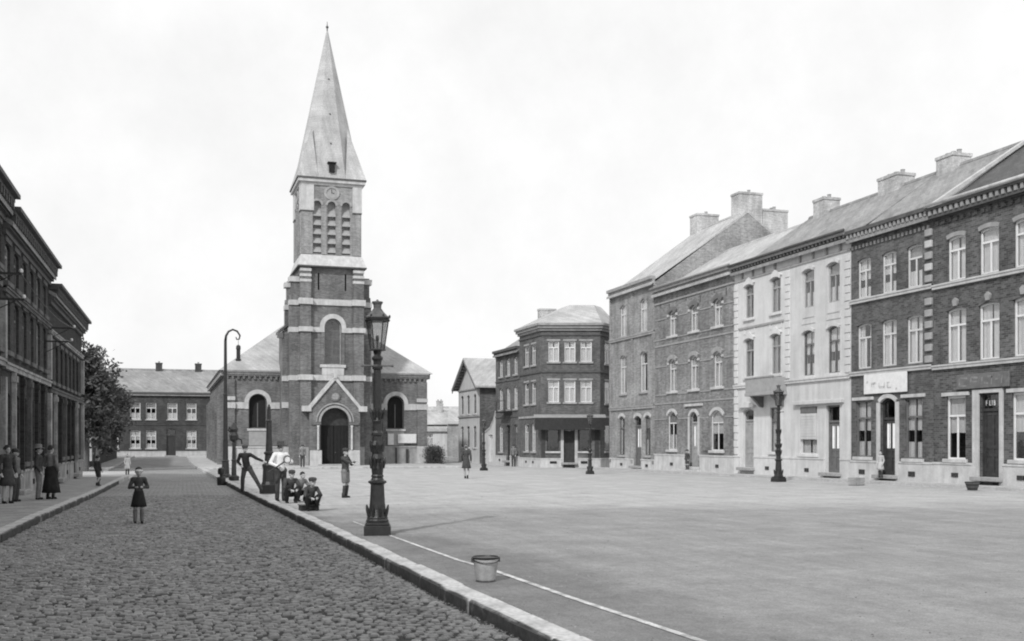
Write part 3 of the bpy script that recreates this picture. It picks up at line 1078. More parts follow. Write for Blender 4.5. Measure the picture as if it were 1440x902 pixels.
ops2 += [W_(k2(-45.2), k2(-43.75), 1.05, 3.32, frame='stucco', sill='stucco', style='', curtain='full'), D_(k2(-43.0), k2(-41.95), .24, 3.33, mt='mid_paint', glazed=True, transom=.24)]
C2 = row_house('terraced_house', 'white stucco house with a shuttered shop window and a dark glazed door', (XR, 46.03), RR, 4.96, 9.4, 10.9, 4.7, 14.05, -.2, 'stucco_grey', 'roof_mid', ops2, GR)
for fr, W, kk, oo, cs, smt in ((C1, 5.59, k, ops, (-50.03, -47.4), 'stucco'), (C2, 4.96, k2, ops2, (-44.45, -42.4), 'stucco_grey')):
    band(fr, .01, W - .01, 4.5, 4.68, smt, .1)
    fr.build(MB().box(.01, W - .01, -.05, .03, 10.2, 10.3), 'string_course', 'cornice_mid')
    cornice(fr, .01, W - .01, 11.08, 'cornice_mid', ((.1, -.42, -.3), (.34, -.16, 0)), (.3, .14, .3, -.3, -.17), 'cornice_dark', gutter='cornice_dark')
    for c in cs:
        for z, w in ((9.95 if fr is C1 else 9.9, .46), (7.1 if fr is C1 else 6.97, .48)):
            arch_trim(fr, kk(c) - w, kk(c) + w, z, .12, .14, smt, -.1, 'drip_mould')
            # a moulded apron panel under each upper sill
            z_ = z - 2.62
            if z > 8: fr.build(MB().ring([(kk(c) - .5, z_ + .06), (kk(c) + .5, z_ + .06), (kk(c) + .5, z_ + .3), (kk(c) - .5, z_ + .3)], [(kk(c) - .58, z_), (kk(c) + .58, z_), (kk(c) + .58, z_ + .37), (kk(c) - .58, z_ + .37)], -.03, .02), 'apron_panel', smt)
            if fr is C1:
                fr.build(MB().prism_y([(kk(c) - .6, z + .02), (kk(c) + .6, z + .02), (kk(c), z + .36)], -.09, .03), 'pediment', smt, fixn=True)
    for i, x in enumerate((.9, 2.0, 3.1, 4.2)):
        fr.build(MB().box(x - .06, x + .06, -.09, .03, 10.32, 10.62), 'frieze_bracket', 'cornice_mid')
    plinth(fr, [(.01, kk(-50.8) - .1 if fr is C1 else k2(-43.1)), (kk(-49.5) if fr is C1 else k2(-41.85), W - .01)], 0, .84, smt, .05)
    vents(fr, [W * .62 if fr is C1 else W * .3], .22)
quoins(C1, .2, .95, 4.45, 9, .42, 'stucco')
quoins(C1, .2, 4.75, 10.1, 15, .42, 'stucco')
quoins(C1, 5.32, 4.75, 10.1, 15, .44, 'stucco')
quoins(C2, 4.72, 4.75, 10.1, 15, .44, 'stucco_grey')
# C1 string course at the second floor, door hood and balcony
C1.build(MB().box(.5, 5.0, -.06, .03, 7.62, 7.72), 'string_course', 'cornice_mid')
C1.build(MB().prism_y([(k(-50.95), 3.45), (k(-49.35), 3.45), (k(-49.35), 3.58), (k(-50.15), 3.75), (k(-50.95), 3.58)], -.2, .03), 'door_hood', 'stucco', fixn=True)
bal = C1.build(MB().box(k(-49.05), k(-46.35), -.85, .03, 3.98, 4.14, .02), 'balcony', 'grey_paint')
MB().box(k(-49.0), k(-46.4), -.82, -.77, 4.145, 4.86).box(k(-49.0), k(-48.95), -.765, -.001, 4.146, 4.86).box(k(-46.45), k(-46.4), -.765, -.001, 4.146, 4.86).build('balcony_panel', 'grey_paint', bal)
MB().box(k(-49.05), k(-46.35), -.86, -.74, 4.862, 4.93).build('balcony_rail', 'grey_paint', bal)
for x in (k(-48.7), k(-46.75)):
    MB().prism_x([(-.7, 3.975), (.02, 3.975), (.02, 3.4), (-.16, 3.45), (-.4, 3.7)], x - .1, x + .1).build('bracket', 'mid_paint', bal, fixn=True)
# C2 shop window board, lower half glazed, hood over window and door
sv = C2.build(MB().box(k2(-45.12), k2(-43.83), -.02, .10, 1.75, 3.0), 'roller_shutter', 'stucco_grey')
q_ = MB()
for i in range(9): q_.box(k2(-45.1), k2(-43.85), -.045, -.021, 1.78 + i * .135, 1.78 + i * .135 + .115)
q_.build('shutter_slats', 'stucco_grey', sv)
C2.build(MB().box(k2(-45.12), k2(-43.83), -.03, .1, 3.02, 3.31), 'shutter_box', 'mid_paint')
C2.build(MB().box(k2(-45.6), k2(-41.6), -.2, .03, 3.42, 3.6, .02), 'shop_fascia', 'stucco_grey')
chimney(C1, 1.05, 2.05, 4.2, 5.2, 13.2, 14.75, parent=C1.roof)
chimney(C2, 1.1, 2.6, 4.2, 5.2, 13.2, 14.6, pots=3, parent=C2.roof)

# house D: dark brick with the white signboard
k = R(41.07); ops = []
for c in (-40.12, -38.4, -36.75):
    ops.append(W_(k(c) - .48, k(c) + .48, 7.96, 9.7, rise=.08, frame='cream', sill=None, curtain='both' if c < -38 else 'lower'))
    ops.append(W_(k(c) - .5, k(c) + .5, 4.86, 6.83, rise=.08, frame='cream', sill=None, curtain='side' if c < -40 else 'full'))
ops += [W_(k(-40.73), k(-39.63), .98, 3.46, frame='mid_paint', sill='stone', curtain='both'), D_(k(-38.98), k(-37.93), .26, 3.52, rise=.2, mt='wood_dark', glazed=True, transom=.27),
        W_(k(-37.36), k(-36.28), .95, 3.46, frame='mid_paint', sill='stone', curtain='both')]
Dh = row_house('terraced_house', 'dark brick house with a white signboard above its door', (XR, 41.07), RR, 5.48, 9.4, 10.8, 4.7, 14.05, -.2, 'brick_d', 'roof_mid', ops, GR)
for z0, z1 in ((4.56, 4.74), (7.76, 7.94)):
    band(Dh, .01, 5.47, z0, z1, 'stone', .1)
for c in (-40.12, -38.4, -36.75):
    for z, w in ((9.7, .48), (6.83, .5)):
        arch_trim(Dh, k(c) - w, k(c) + w, z, .08, .2, 'brick_d', -.02, 'brick_arch')
cornice(Dh, .01, 5.47, 11.0, 'cornice_dark', ((.12, -.5, -.36), (.36, -.16, 0)), (.27, .12, .32, -.36, -.17), 'cornice_mid')
mm = MB()
for i in range(20): mm.box(.1 + i * .265, .23 + i * .265, -.06, .02, 10.18, 10.32)
dc = Dh.build(mm, 'dentil_course', 'stone_dull'); dc['kind'] = 'stuff'
for a, b in ((k(-40.73), k(-39.63)), (k(-37.36), k(-36.28))):
    lintel(Dh, a, b, 3.47, .14, 'stone', .07, .2)
arch_trim(Dh, k(-38.98), k(-37.93), 3.52, .2, .17, 'stone', -.06)
Dh.build(MB().box(k(-39.19), k(-38.985), -.06, .03, -.1, 3.33).box(k(-37.925), k(-37.72), -.06, .03, -.1, 3.33), 'door_jamb', 'stone')
plinth(Dh, [(.01, k(-39.2)), (k(-37.71), 5.47)], 0, .78)
vents(Dh, [k(-40.2), k(-36.85)], .24, .4, .2)
for i in range(12):   # rusticated strip between D and E: light blocks alternate with brick
    z = 4.8 + i * .46
    if abs(z - 7.7) < .25: continue
    Dh.put('quoin_block', cached(('qd', i % 2 == 0 and z > 7.5), lambda: MB().box(-.2, .2, -.09, .03, .02, .30, .02).mesh('quoin_block', 'stone' if z > 7.5 else 'stone_dull')), 5.22, 0, z)
chimney(Dh, .4, 1.5, 4.2, 5.2, 13.2, 14.55, pots=3, parent=Dh.roof)
sg = tag(MB().box(-1.44, 1.44, -.055, 0, 0, .84, .012).build('shop_sign', 'board', None, (XR - .06, 38.55, 3.72), RR), 'white painted signboard with worn lettering over the door of the dark brick house', 'sign')
def strokes(mt, segs, parent, y, name='lettering'):
    mb = MB()
    for (x0, z0, x1, z1, t) in segs:
        d = Vector((x1 - x0, 0, z1 - z0)); L = d.length; d.normalize(); nrm = Vector((-d.z, 0, d.x)) * t / 2
        a, b = Vector((x0, y, z0)), Vector((x1, y, z1))
        f = Vector((0, -.006, 0))
        mb.add([a - nrm, b - nrm, b + nrm, a + nrm, a - nrm + f, b - nrm + f, b + nrm + f, a + nrm + f], [(4, 5, 6, 7), (0, 4, 7, 3), (1, 2, 6, 5), (3, 7, 6, 2), (0, 1, 5, 4)])
    return mb.build(name, mt, parent, fixn=True)
# the lettering is too worn to read: only the paint marks that are left
strokes('faded', [(-1.25, .5, -1.12, .54, .09), (-.92, .44, -.55, .46, .09), (-.72, .28, -.72, .44, .08), (-.9, .3, -.84, .42, .06), (-.36, .26, .0, .26, .1), (-.36, .26, -.36, .46, .06), (0.0, .26, 0.0, .46, .06), (.2, .22, .2, .46, .07), (.2, .22, .45, .22, .05), (.2, .44, .36, .44, .05), (.74, .14, .84, .17, .08)], sg, -.056)

# house E: dark mottled brick, white windows
k = R(35.59); ops = []
for c in (-34.28, -32.54, -30.8):
    ops.append(W_(k(c) - .5, k(c) + .5, 7.9, 9.61, rise=.07, frame='white', sill=None, curtain='full'))
    ops.append(W_(k(c) - .53, k(c) + .53, 4.72, 6.82, rise=.07, frame='white', sill=None, curtain='full'))
ops += [W_(k(-34.85), k(-33.78), .98, 3.42, frame='white', sill='stone', curtain='upper'), D_(k(-33.02), k(-31.98), .36, 3.47, mt='wood_dark', transom=.2),
        W_(k(-31.4), k(-30.3), 1.0, 3.42, frame='white', sill='stone', curtain='upper')]
Eh = row_house('terraced_house', 'dark mottled brick house with white windows nearest the camera in the right-hand row', (XR, 35.59), RR, 6.7, 9.4, 10.8, 4.7, 14.0, -.1, 'brick_e', 'roof_dark', ops, GR)
for z0, z1 in ((4.5, 4.68), (7.68, 7.86)):
    band(Eh, .01, 6.69, z0, z1, 'stone', .1)
for c in (-34.28, -32.54, -30.8):
    for z, w in ((9.61, .5), (6.82, .53)):
        arch_trim(Eh, k(c) - w, k(c) + w, z, .07, .16, 'cornice_mid' if z > 8 else 'brick_e', -.04, 'brick_arch')
        if z < 8: Eh.build(MB().prism_y([(k(c) - .09, z + .08), (k(c) + .09, z + .08), (k(c) + .14, z + .3), (k(c), z + .4), (k(c) - .14, z + .3)], -.1, .03), 'keystone', 'stone_dull', fixn=True)
cornice(Eh, .01, 6.69, 10.95, 'cornice_dark', ((.14, -.5, -.36), (.38, -.16, -.05)), (.3, .14, .34, -.36, -.17), 'cornice_mid', gutter='stone')
mm = MB()
for i in range(18): mm.box(.15 + i * .36, .33 + i * .36, -.05, .02, 10.2, 10.36)
dc = Eh.build(mm, 'dentil_course', 'brick_e'); dc['kind'] = 'stuff'
for a, b in ((k(-34.85), k(-33.78)), (k(-31.4), k(-30.3))):
    lintel(Eh, a, b, 3.43, .14, 'stone', .07, .22)
Eh.build(MB().box(k(-33.36), k(-33.025), -.06, .03, -.1, 3.62).box(k(-31.975), k(-31.8), -.06, .03, -.1, 3.62).box(k(-33.02), k(-31.98), -.06, .03, 3.475, 3.62), 'door_jamb', 'stone')
plinth(Eh, [(.01, k(-33.37)), (k(-31.79), 6.69)], 0, .80)
vents(Eh, [k(-34.3), k(-30.9)], .3, .36, .16)
Eh.build(MB().box(.02, .34, 0.0, 9.2, 10.9, 10.95).prism_x([(-.3, 10.86), (4.7, 14.06), (4.7, 14.2), (-.3, 11.0)], -.1, .16), 'roof_coping', 'stone', fixn=True)
sg = tag(MB().box(-1.37, 1.37, -.07, 0, 0, .56, .015).build('shop_sign', 'mid_paint', None, (XR - .06, 32.77, 3.66), RR), 'long dark signboard over the door of the house with white windows', 'sign')
strokes('sign_paint', [(-1.2, .12, -.8, .12, .06), (-1.2, .12, -1.15, .42, .07), (-1.15, .42, -.75, .4, .07), (-.6, .14, -.55, .42, .07), (-.55, .42, -.2, .4, .08), (-.5, .26, -.25, .26, .06), (0, .12, .02, .42, .09), (.12, .2, .35, .16, .08), (.3, .42, .55, .4, .08), (.5, .12, .52, .42, .06), (.7, .3, .85, .3, .06), (1.0, .14, 1.05, .42, .05)], sg, -.071)
# gilt letters in the fanlight
cu = bpy.data.curves.new('fanlight_letters', 'FONT')
cu.body = 'F  L I B'; cu.size = .24; cu.extrude = .006; cu.align_x = 'CENTER'
t_ = bpy.data.objects.new('fanlight_letters', cu); COL.objects.link(t_)
dg = bpy.context.evaluated_depsgraph_get()
me = bpy.data.meshes.new_from_object(t_.evaluated_get(dg)); bpy.data.objects.remove(t_)
me.materials.clear(); me.materials.append(M['board'])
dE = [c for c in Eh.root.children if c.name.startswith('door') and 'jamb' not in c.name and 'hood' not in c.name][0]
tl = put('fanlight_letters', me, dE, (-.12, .145, 2.65)); tl.rotation_euler = (PI / 2, 0, 0); tl.scale = (.72, 1.15, 1)

# ------------------------------------------------------------------ corner café, its neighbour and the gabled house
KA = math.radians(-88.5)
kc, ks = math.cos(KA), math.sin(KA)
EX, EY = 25.48, 75.34
def kp(u, d=0.0): return (EX + u * kc - d * ks, EY + u * ks + d * kc)
x, y = kp(-11.1)
ops = []
for c in (-9.67, -7.75, -5.9):
    ops.append(W_(c + 11.1 - .42, c + 11.1 + .42, 7.0, 8.4, rise=.1, frame='cream', curtain='full' if c < -7 else 'grey'))
    ops.append(W_(c + 11.1 - .44, c + 11.1 + .44, 4.25, 6.06, rise=.1, frame='cream', curtain='full'))
ops += [W_(.96, 1.9, .78, 3.0, rise=.12, frame='cream', curtain='full'), D_(2.85, 3.8, .1, 3.0, rise=.12, mt='wood_dark', transom=.25), W_(4.75, 5.6, .78, 3.0, rise=.12, frame='mid_paint', curtain='side')]
K1 = row_house('terraced_house', 'narrow brick house with a lower eave squeezed behind the corner cafe', (x, y), KA, 6.15, 8.0, 9.0, 4.0, 11.6, -.35, 'brick_k', 'roof_mid', ops, 'houses in the far corner of the square')
for z0, z1 in ((3.6, 3.75), (6.55, 6.66)): K1.build(MB().box(.01, 6.14, -.06, .03, z0, z1), 'string_course', 'brick_k')
cornice(K1, .01, 6.14, 9.2, 'cornice_dark')
K1.build(MB().box(2.2, 4.45, -.7, .03, 3.98, 4.1).box(2.2, 2.25, -.68, -.64, 4.1, 4.9).box(4.4, 4.45, -.68, -.64, 4.1, 4.9).box(2.2, 4.45, -.69, -.63, 4.9, 4.95), 'balcony', 'iron')
plinth(K1, [(.01, 2.8), (3.85, 6.14)], 0, .42)
vents(K1, [1.2, 5.2], .02)

# K2: five-sided corner building
base = gz(75)
k2r = thing('corner_house', 'three-storey brick corner building with canted front and dark cafe awning', 'house', (EX, EY, base), 0)
S_, F_ = kp(-4.95), (EX + 4.4 * math.cos(-.2988), EY + 4.4 * math.sin(-.2988))
G_ = (F_[0] + 3.3 * math.cos(.8), F_[1] + 3.3 * math.sin(.8))
B1, B2 = (34.2, 80.4), (33.0, 80.4)
Hk, zbk = 10.0, -.9
fl = Frame(k2r, base, S_[0] - EX, S_[1] - EY, KA)
ff = Frame(k2r, base, 0, 0, -.2988)
fq = Frame(k2r, base, F_[0] - EX, F_[1] - EY, .8)
ol = []
for a, b in ((1.2, 2.15), (2.85, 3.75)):
    ol += [W_(a, b, 7.45, 9.02, frame='cream', curtain='grey'), W_(a, b, 4.5, 6.18, frame='cream', curtain='grey'), W_(a, b, .88, 3.0, frame='cream', curtain='side')]
of = []
for a, b in ((.53, 1.33), (1.73, 2.55), (2.92, 3.77)):
    of += [W_(a, b, 7.58, 9.12, frame='white', sill='stone_dull', curtain='full'), W_(a, b, 4.56, 6.2, frame='white', sill='stone_dull', curtain='full')]
of += [W_(.43, 1.33, .9, 2.73, frame='dark_paint', sill='stone', style='', curtain='none'), D_(1.68, 2.5, .08, 2.97, mt='wood_dark', glazed=False, transom=.2), W_(2.81, 3.66, .9, 2.73, frame='dark_paint', sill='stone', style='', curtain='none')]
oq = [W_(.9, 2.3, 7.5, 9.1, frame='cream', curtain='grey'), W_(.9, 2.3, 4.5, 6.2, frame='cream', curtain='full'), W_(.9, 2.3, .9, 2.9, frame='dark_paint', curtain='none', style='')]
for fr, L, o_ in ((fl, 4.95, ol), (ff, 4.4, of), (fq, 3.3, oq)):
    mb = wall_mesh([(0, zbk), (L, zbk), (L, Hk), (0, Hk)], [contour(o['u0'], o['u1'], o['z0'], o['z1'], 0) for o in o_])
    fr.build(mb, 'wall', 'brick_k')
    for o in o_:
        kw = {a: b for a, b in o.items() if a != 'kind'}
        (window if o['kind'] == 'w' else door)(fr, **kw)
    for z0, z1, m_ in ((3.42, 3.58, 'stone_dull'), (6.78, 6.9, 'cornice_dark'), (9.54, 9.64, 'cornice_dark')):
        fr.build(MB().box(-.02, L + .02, -.08, .03, z0, z1), 'string_course', m_)
    for z in ((4.2,), (7.2,)):
        for o in o_:
            if abs(o['z0'] - z[0]) < .5:
                lintel(fr, o['u0'], o['u1'], o['z1'] + .004, .14, 'stone_dull', .04, .1)
    pl = [(0.0, 1.66), (2.52, L)] if fr is ff else [(0.0, L)]
    plinth(fr, pl, 0, .34)
    fr.build(MB().box(-.1, L + .1, -.14, .03, 9.9, 10.08).box(-.16, L + .16, -.28, .03, 10.082, 10.28).box(-.2, L + .2, -.4, .03, 10.282, 10.46), 'cornice', 'cornice_mid')
vents(ff, [.9, 3.2], .0, .5, .18)
vents(fl, [1.7, 3.3], .0, .3, .16)
# back walls and roof
mb = MB()
loop = [G_, B1, S_]
for a, b in zip(loop, loop[1:]):
    mb.add([(a[0] - EX, a[1] - EY, zbk), (b[0] - EX, b[1] - EY, zbk), (b[0] - EX, b[1] - EY, Hk), (a[0] - EX, a[1] - EY, Hk)], [(0, 1, 2, 3)])
mb.build('rear_wall', 'brick_k', k2r, (0, 0, -base))
foot = [S_, (EX, EY), F_, G_, B1]
cx = sum(p[0] for p in foot) / 5; cy = sum(p[1] for p in foot) / 5
eave = [((p[0] - cx) * 1.09 + cx - EX, (p[1] - cy) * 1.09 + cy - EY, 10.44) for p in foot]
top = [((p[0] - cx) * .42 + cx + .6 - EX, (p[1] - cy) * .42 + cy + .4 - EY, 12.1) for p in foot]
mb = MB().add(eave + top + [(a, b, c - .12) for a, b, c in eave], [(i, (i + 1) % 5, (i + 1) % 5 + 5, i + 5) for i in range(5)] + [(5, 6, 7, 8, 9)] + [(i, i + 10, (i + 1) % 5 + 10, (i + 1) % 5) for i in range(5)] + [(14, 13, 12, 11, 10)])
kr = mb.build('roof', 'roof_pale', k2r, (0, 0, -base), fixn=True)
kf = Frame(k2r, base)
chimney(kf, 1.7, 3.0, 5.2, 5.9, 11.0, 12.25, pots=0, parent=kr)
kf.build(MB().add([(0.3, .6, 3.4), (3.8, -.6, 3.4), (5.5, 1.5, 3.4), (8.2, 4.8, 3.4), (.3, 4.7, 3.4)], [(0, 1, 2, 3, 4)]).add([(0.3, .6, 6.6), (3.8, -.6, 6.6), (5.5, 1.5, 6.6), (8.2, 4.8, 6.6), (.3, 4.7, 6.6)], [(0, 1, 2, 3, 4)]), 'floor', 'dark')
# awning: deep dark canopy over the cafe front
aw = ff.build(MB().prism_x([(-.04, 3.66), (-.95, 3.5), (-.95, 3.40), (-.04, 3.52)], -.55, 4.75), 'awning', 'grey_paint', fixn=True)
MB().box(-.5, 4.7, -.94, -.90, 2.5, 3.395).box(-.5, -.46, -.89, -.1, 2.6, 3.38).box(4.66, 4.7, -.89, -.1, 2.6, 3.38).build('shade_valance', 'iron', aw)  # hung deep and near-black, standing in for the shade under the awning
for x in (-.4, 4.6): MB().tube([(x, -.06, 2.6), (x, -.86, 3.36)], .03, 6).build('awning_arm', 'iron', aw)
ff.build(MB().box(.0, .28, -.05, .03, .42, 3.2).box(3.98, 4.3, -.05, .03, .42, 3.2), 'pilaster', 'dark_paint')
ff.build(MB().box(1.46, 1.675, -.06, .03, -.1, 3.1).box(2.505, 2.72, -.06, .03, -.1, 3.1), 'door_jamb', 'stone')

# gabled house beyond, and the garden wall with its gate between
gx, gy_ = kp(-22.65)
base = gz(gy_)
gr = thing('gabled_house', 'pale gable-fronted house with overhanging eaves beyond the garden wall', 'house', (gx, gy_, base), KA)
gf = Frame(gr, base)
gw, gd, ge, ga, zb = 6.85, 9.0, 6.75, 9.1, -.9
og = []
for c in (1.3, 3.3, 5.4):
    og += [W_(c - .42, c + .42, 4.15, 5.9, rise=.2, frame='mid_paint', curtain='grey', sill='stone'), W_(c - .45, c + .45, 1.1, 3.05, rise=.2, frame='mid_paint', curtain='side', sill='stone')]
mb = wall_mesh([(0, zb), (gw, zb), (gw, ge), (gw / 2, ga), (0, ge)], [contour(o['u0'], o['u1'], o['z0'], o['z1'], o['rise']) for o in og])
gf.build(mb, 'wall', 'stucco_grey')
gf.build(MB().add([(gw, 0.02, zb), (gw, gd, zb), (gw, gd, ge), (gw, 0.02, ge)], [(0, 1, 2, 3)]).add([(0, 0.02, zb), (0, gd, zb), (0, gd, ge), (0, 0.02, ge)], [(3, 2, 1, 0)]).add([(0, gd, zb), (gw, gd, zb), (gw, gd, ge), (gw / 2, gd, ga), (0, gd, ge)], [(4, 3, 2, 1, 0)]), 'side_wall', 'brick_d')
for o in og:
    window(gf, **{a: b for a, b in o.items() if a != 'kind'})
sl = (ga - ge) / (gw / 2)
mb = MB()
for s in (-1, 1):
    p = [(gw / 2, ga + .02), (gw / 2, ga + .18), (gw / 2 + s * (gw / 2 + .55), ge - .55 * sl + .18), (gw / 2 + s * (gw / 2 + .55), ge - .55 * sl + .02)]
    mb.prism_y(p if s < 0 else p[::-1], -.55, gd + .3)
gro = gf.build(mb, 'roof', 'roof_pale', fixn=True)
chimney(gf, 4.6, 5.2, 5, 5.7, 7.6, 9.6, pots=1, parent=gro)
for z0, z1 in ((3.85, 4.0), (6.3, 6.42)): gf.build(MB().box(.0, gw, -.09, .03, z0, z1), 'string_course', 'stone_dull')
mb = MB()
for s in (-1, 1):
    p = [(gw / 2, ga - .02), (gw / 2, ga - .25), (gw / 2 + s * (gw / 2 + .5), ge - .5 * sl - .25), (gw / 2 + s * (gw / 2 + .5), ge - .5 * sl - .02)]
    mb.prism_y(p if s < 0 else p[::-1], -.52, -.46)
gf.build(mb, 'bargeboard', 'mid_paint', fixn=True)
mb = MB()
for i in range(10):
    for s in (-1, 1):
        x = gw / 2 + s * (.4 + i * .36)
        z = ga - (.4 + i * .36) * sl
        mb.box(x - .05, x + .05, -.5, .02, z - .16, z - .01)
q = gf.build(mb, 'eave_brackets', 'mid_paint'); q['kind'] = 'stuff'

wx, wy = kp(-14.9)
wb = gz(wy)
gw_ = thing('garden_wall', 'sloping garden wall with a small gate beside the narrow brick house', 'wall', (wx, wy, wb), KA)
wf = Frame(gw_, wb)
mb = wall_mesh([(0, -.8), (3.75, -.8), (3.75, 4.1), (3.2, 3.4), (2.2, 2.75), (0, 2.2)], [contour(1.75, 2.95, -.1, 2.2)], .3)
mb.add([(x, .3, z) for x, z in [(0, -.8), (3.75, -.8), (3.75, 4.1), (3.2, 3.4), (2.2, 2.75), (0, 2.2)]], [(5, 4, 3, 2, 1, 0)])
wf.build(mb, 'wall', 'stucco_grey')
mb = MB()
pts = [(0, 2.2), (2.2, 2.75), (3.2, 3.4), (3.75, 4.1)]
for a, b in zip(pts, pts[1:]):
    mb.prism_y([a, (b[0], b[1]), (b[0], b[1] + .12), (a[0], a[1] + .12)], -.05, .35)
wf.build(mb, 'coping', 'stone', fixn=True)
door(wf, 1.75, 2.95, -.1, 2.2, mt='cream', transom=.06, step=False)

# ------------------------------------------------------------------ the far end of the street and the houses beyond the church
ops = []
for a in (-9.6, -6.9, -4.5, -2.76, -.4, 1.75, 4.2, 6.4):
    ops.append(W_(a + 12, a + 13.1, 4.18, 6.12, frame='white', sill='stone_dull', curtain='lower' if a < 3 else 'full'))
    if a not in (-.4,):
        ops.append(W_(a + 12, a + 13.1, .8, 2.88, frame='white', sill='stone_dull', curtain='both'))
ops.append(D_(11.5, 12.5, -.02, 3.1, rise=.15, mt='dark_paint', transom=.25))
N = row_house('street_end_house', 'long two-storey dark brick house closing the far end of the street', (-13.4, 131.4), 0.0, 22.5, 8.5, 7.3, 4.25, 10.3, -.2, 'brick_end', 'roof_mid', ops)
N.build(MB().box(0, 22.5, -.35, .03, 7.15, 7.38), 'cornice', 'cornice_dark')
plinth(N, [(0.02, 11.45), (12.55, 22.48)], 0, .42, 'stone')
N.build(MB().box(0, 22.5, -.05, .03, 3.5, 3.62), 'string_course', 'brick_end')
for x in (10.2, 14.75): chimney(N, x, x + .75, 3.9, 4.7, 9.7, 11.1, 'brick_end', pots=1, parent=N.roof)

FA = -.2988
for (nm, lb, dd, u0, W, H, zr, wm, rm, wins) in (
    ('cottage', 'low pale cottage with a light roof glimpsed between church and gabled house', 124, 566, 5.2, 3.1, 5.3, 'stucco_grey', 'roof_pale', True),
    ('cottage', 'low brick cottage with a plain wall beside the pale cottage', 123, 629, 4.4, 3.9, 5.6, 'brick_gable', 'roof_pale', False),
    ('cottage', 'distant house whose pale roof and chimneys show above the cottages', 152, 585, 9.0, 4.6, 6.6, 'stucco_grey', 'roof_pale', False)):
    lat = (u0 - 720) / 1500 * dd
    c_, s_ = math.cos(.2988), math.sin(.2988)
    X, Y = lat * c_ + dd * s_, dd * c_ - lat * s_
    oo = [W_(1.2 + 1.6 * i, 2.0 + 1.6 * i, 1.0, 2.5, frame='white', curtain='full') for i in range(2)] if wins else [W_(W * .5, W * .5 + .8, 1.2, 2.6, frame='white', curtain='grey')]
    fc = row_house(nm, lb, (X, Y), FA, W, 6.0, H, 3.0, zr, -.4, wm, rm, oo, 'cottages beyond the church')
    cornice(fc, 0.01, W - .01, H + .1, 'cornice_mid', ((.12, -.3, -.1),))
    chimney(fc, W * .75, W * .75 + .6, 2.6, 3.3, zr - .4, zr + .8, pots=1, parent=fc.roof)
    if W > 6: chimney(fc, W * .3, W * .3 + .9, 2.6, 3.3, zr - .4, zr + .9, pots=2, parent=fc.roof)

# ------------------------------------------------------------------ the row on the left of the street (facades face +x)
XL, RL = -4.9, PI / 2
def left_house(label, y0, y1, H, wallmt, pitch, first, z_floors, belts, zr, corn, ww=.95, doors=(1,), depth=9.0):
    W = y1 - y0
    ops = []
    n = int((W - first) / pitch)
    xs = [first + i * pitch for i in range(n + 1) if first + i * pitch < W - .7]
    for fi, (za, zb_) in enumerate(z_floors):
        for i, c in enumerate(xs):
            if fi == 0 and i % 4 in doors:
                ops.append(D_(c - .5, c + .5, .2, zb_, rise=.08, mt='wood_dark', transom=.22))
            else:
                ops.append(W_(c - ww / 2, c + ww / 2, za, zb_, rise=.1, frame='mid_paint' if i % 4 else 'grey_paint', sill='left_stone', curtain=random.choice(('grey', 'side', 'none', 'none'))))
    fr = row_house('terraced_house', label, (XL, y0), RL, W, depth, H, depth / 2, zr, 0, wallmt, 'roof_mid', ops, 'terraced houses on the left of the street')
    for z0, z1, m_ in belts:
        band(fr, .01, W - .01, z0, z1, m_, .1)
    for o in ops:
        if o['z0'] > 3:
            lintel(fr, o['u0'], o['u1'], o['z1'] + .02, .16, 'left_stone', .05, .1)
    # light painted posts between the openings of the ground floor
    gxs = [o for o in ops if o['z0'] < 2]
    for i, (a, b) in enumerate(zip(gxs, gxs[1:])):
        m = (a['u1'] + b['u0']) / 2
        wd = min(.18, (b['u0'] - a['u1']) * .3)
        fr.build(MB().box(m - wd / 2, m + wd / 2, -.12, .03, .75, belts[0][0] - .02).box(m - wd / 2 - .05, m + wd / 2 + .05, -.16, .03, belts[0][0] - .3, belts[0][0] - .12), 'pilaster', ('left_pale', 'brick_left', 'left_stone', 'brick_left', 'brick_left')[i % 5])
    seg = []
    e = .01
    for o in gxs:
        if o['kind'] == 'd':
            seg.append((e, o['u0'] - .03)); e = o['u1'] + .03
    seg.append((e, W - .01))
    plinth(fr, seg, 0, .72, 'left_pale', .06)
    vents(fr, [(a + b) / 2 for a, b in seg if b - a > .8], .25)
    cornice(fr, .01, W - .01, H + .22, corn, ((.1, -.75, -.6), (.2, -.6, -.42), (.34, -.2, -.1), (.48, -.1, .02)), (.42, .16, .34, -.42, -.2), corn)
    return fr
FL3L = [(1.0, 3.1), (4.3, 6.0), (6.6, 7.75)]
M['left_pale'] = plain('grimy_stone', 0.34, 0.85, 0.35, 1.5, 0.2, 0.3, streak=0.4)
FL3 = [(1.0, 3.1), (4.3, 6.0), (6.75, 8.0)]
left_house('sooty brick house added unseen behind the viewpoint to shade the near road', -11.0, 5.0, 8.6, 'brick_left', 1.85, 1.0, FL3L, [(3.78, 3.98, 'left_stone'), (6.3, 6.45, 'left_stone')], 12.2, 'cornice_dark')  # added out of view so that its shadow covers the foreground road
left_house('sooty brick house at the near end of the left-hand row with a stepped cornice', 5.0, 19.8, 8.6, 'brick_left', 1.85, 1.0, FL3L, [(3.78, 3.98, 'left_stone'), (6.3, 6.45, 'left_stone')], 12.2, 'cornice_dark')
l1 = left_house('sooty brick house with the highest cornice at the left edge', 19.8, 33.1, 8.43, 'brick_left', 1.9, 1.1, FL3L, [(3.8, 4.0, 'left_pale'), (6.25, 6.4, 'left_stone')], 11.8, 'cornice_dark')
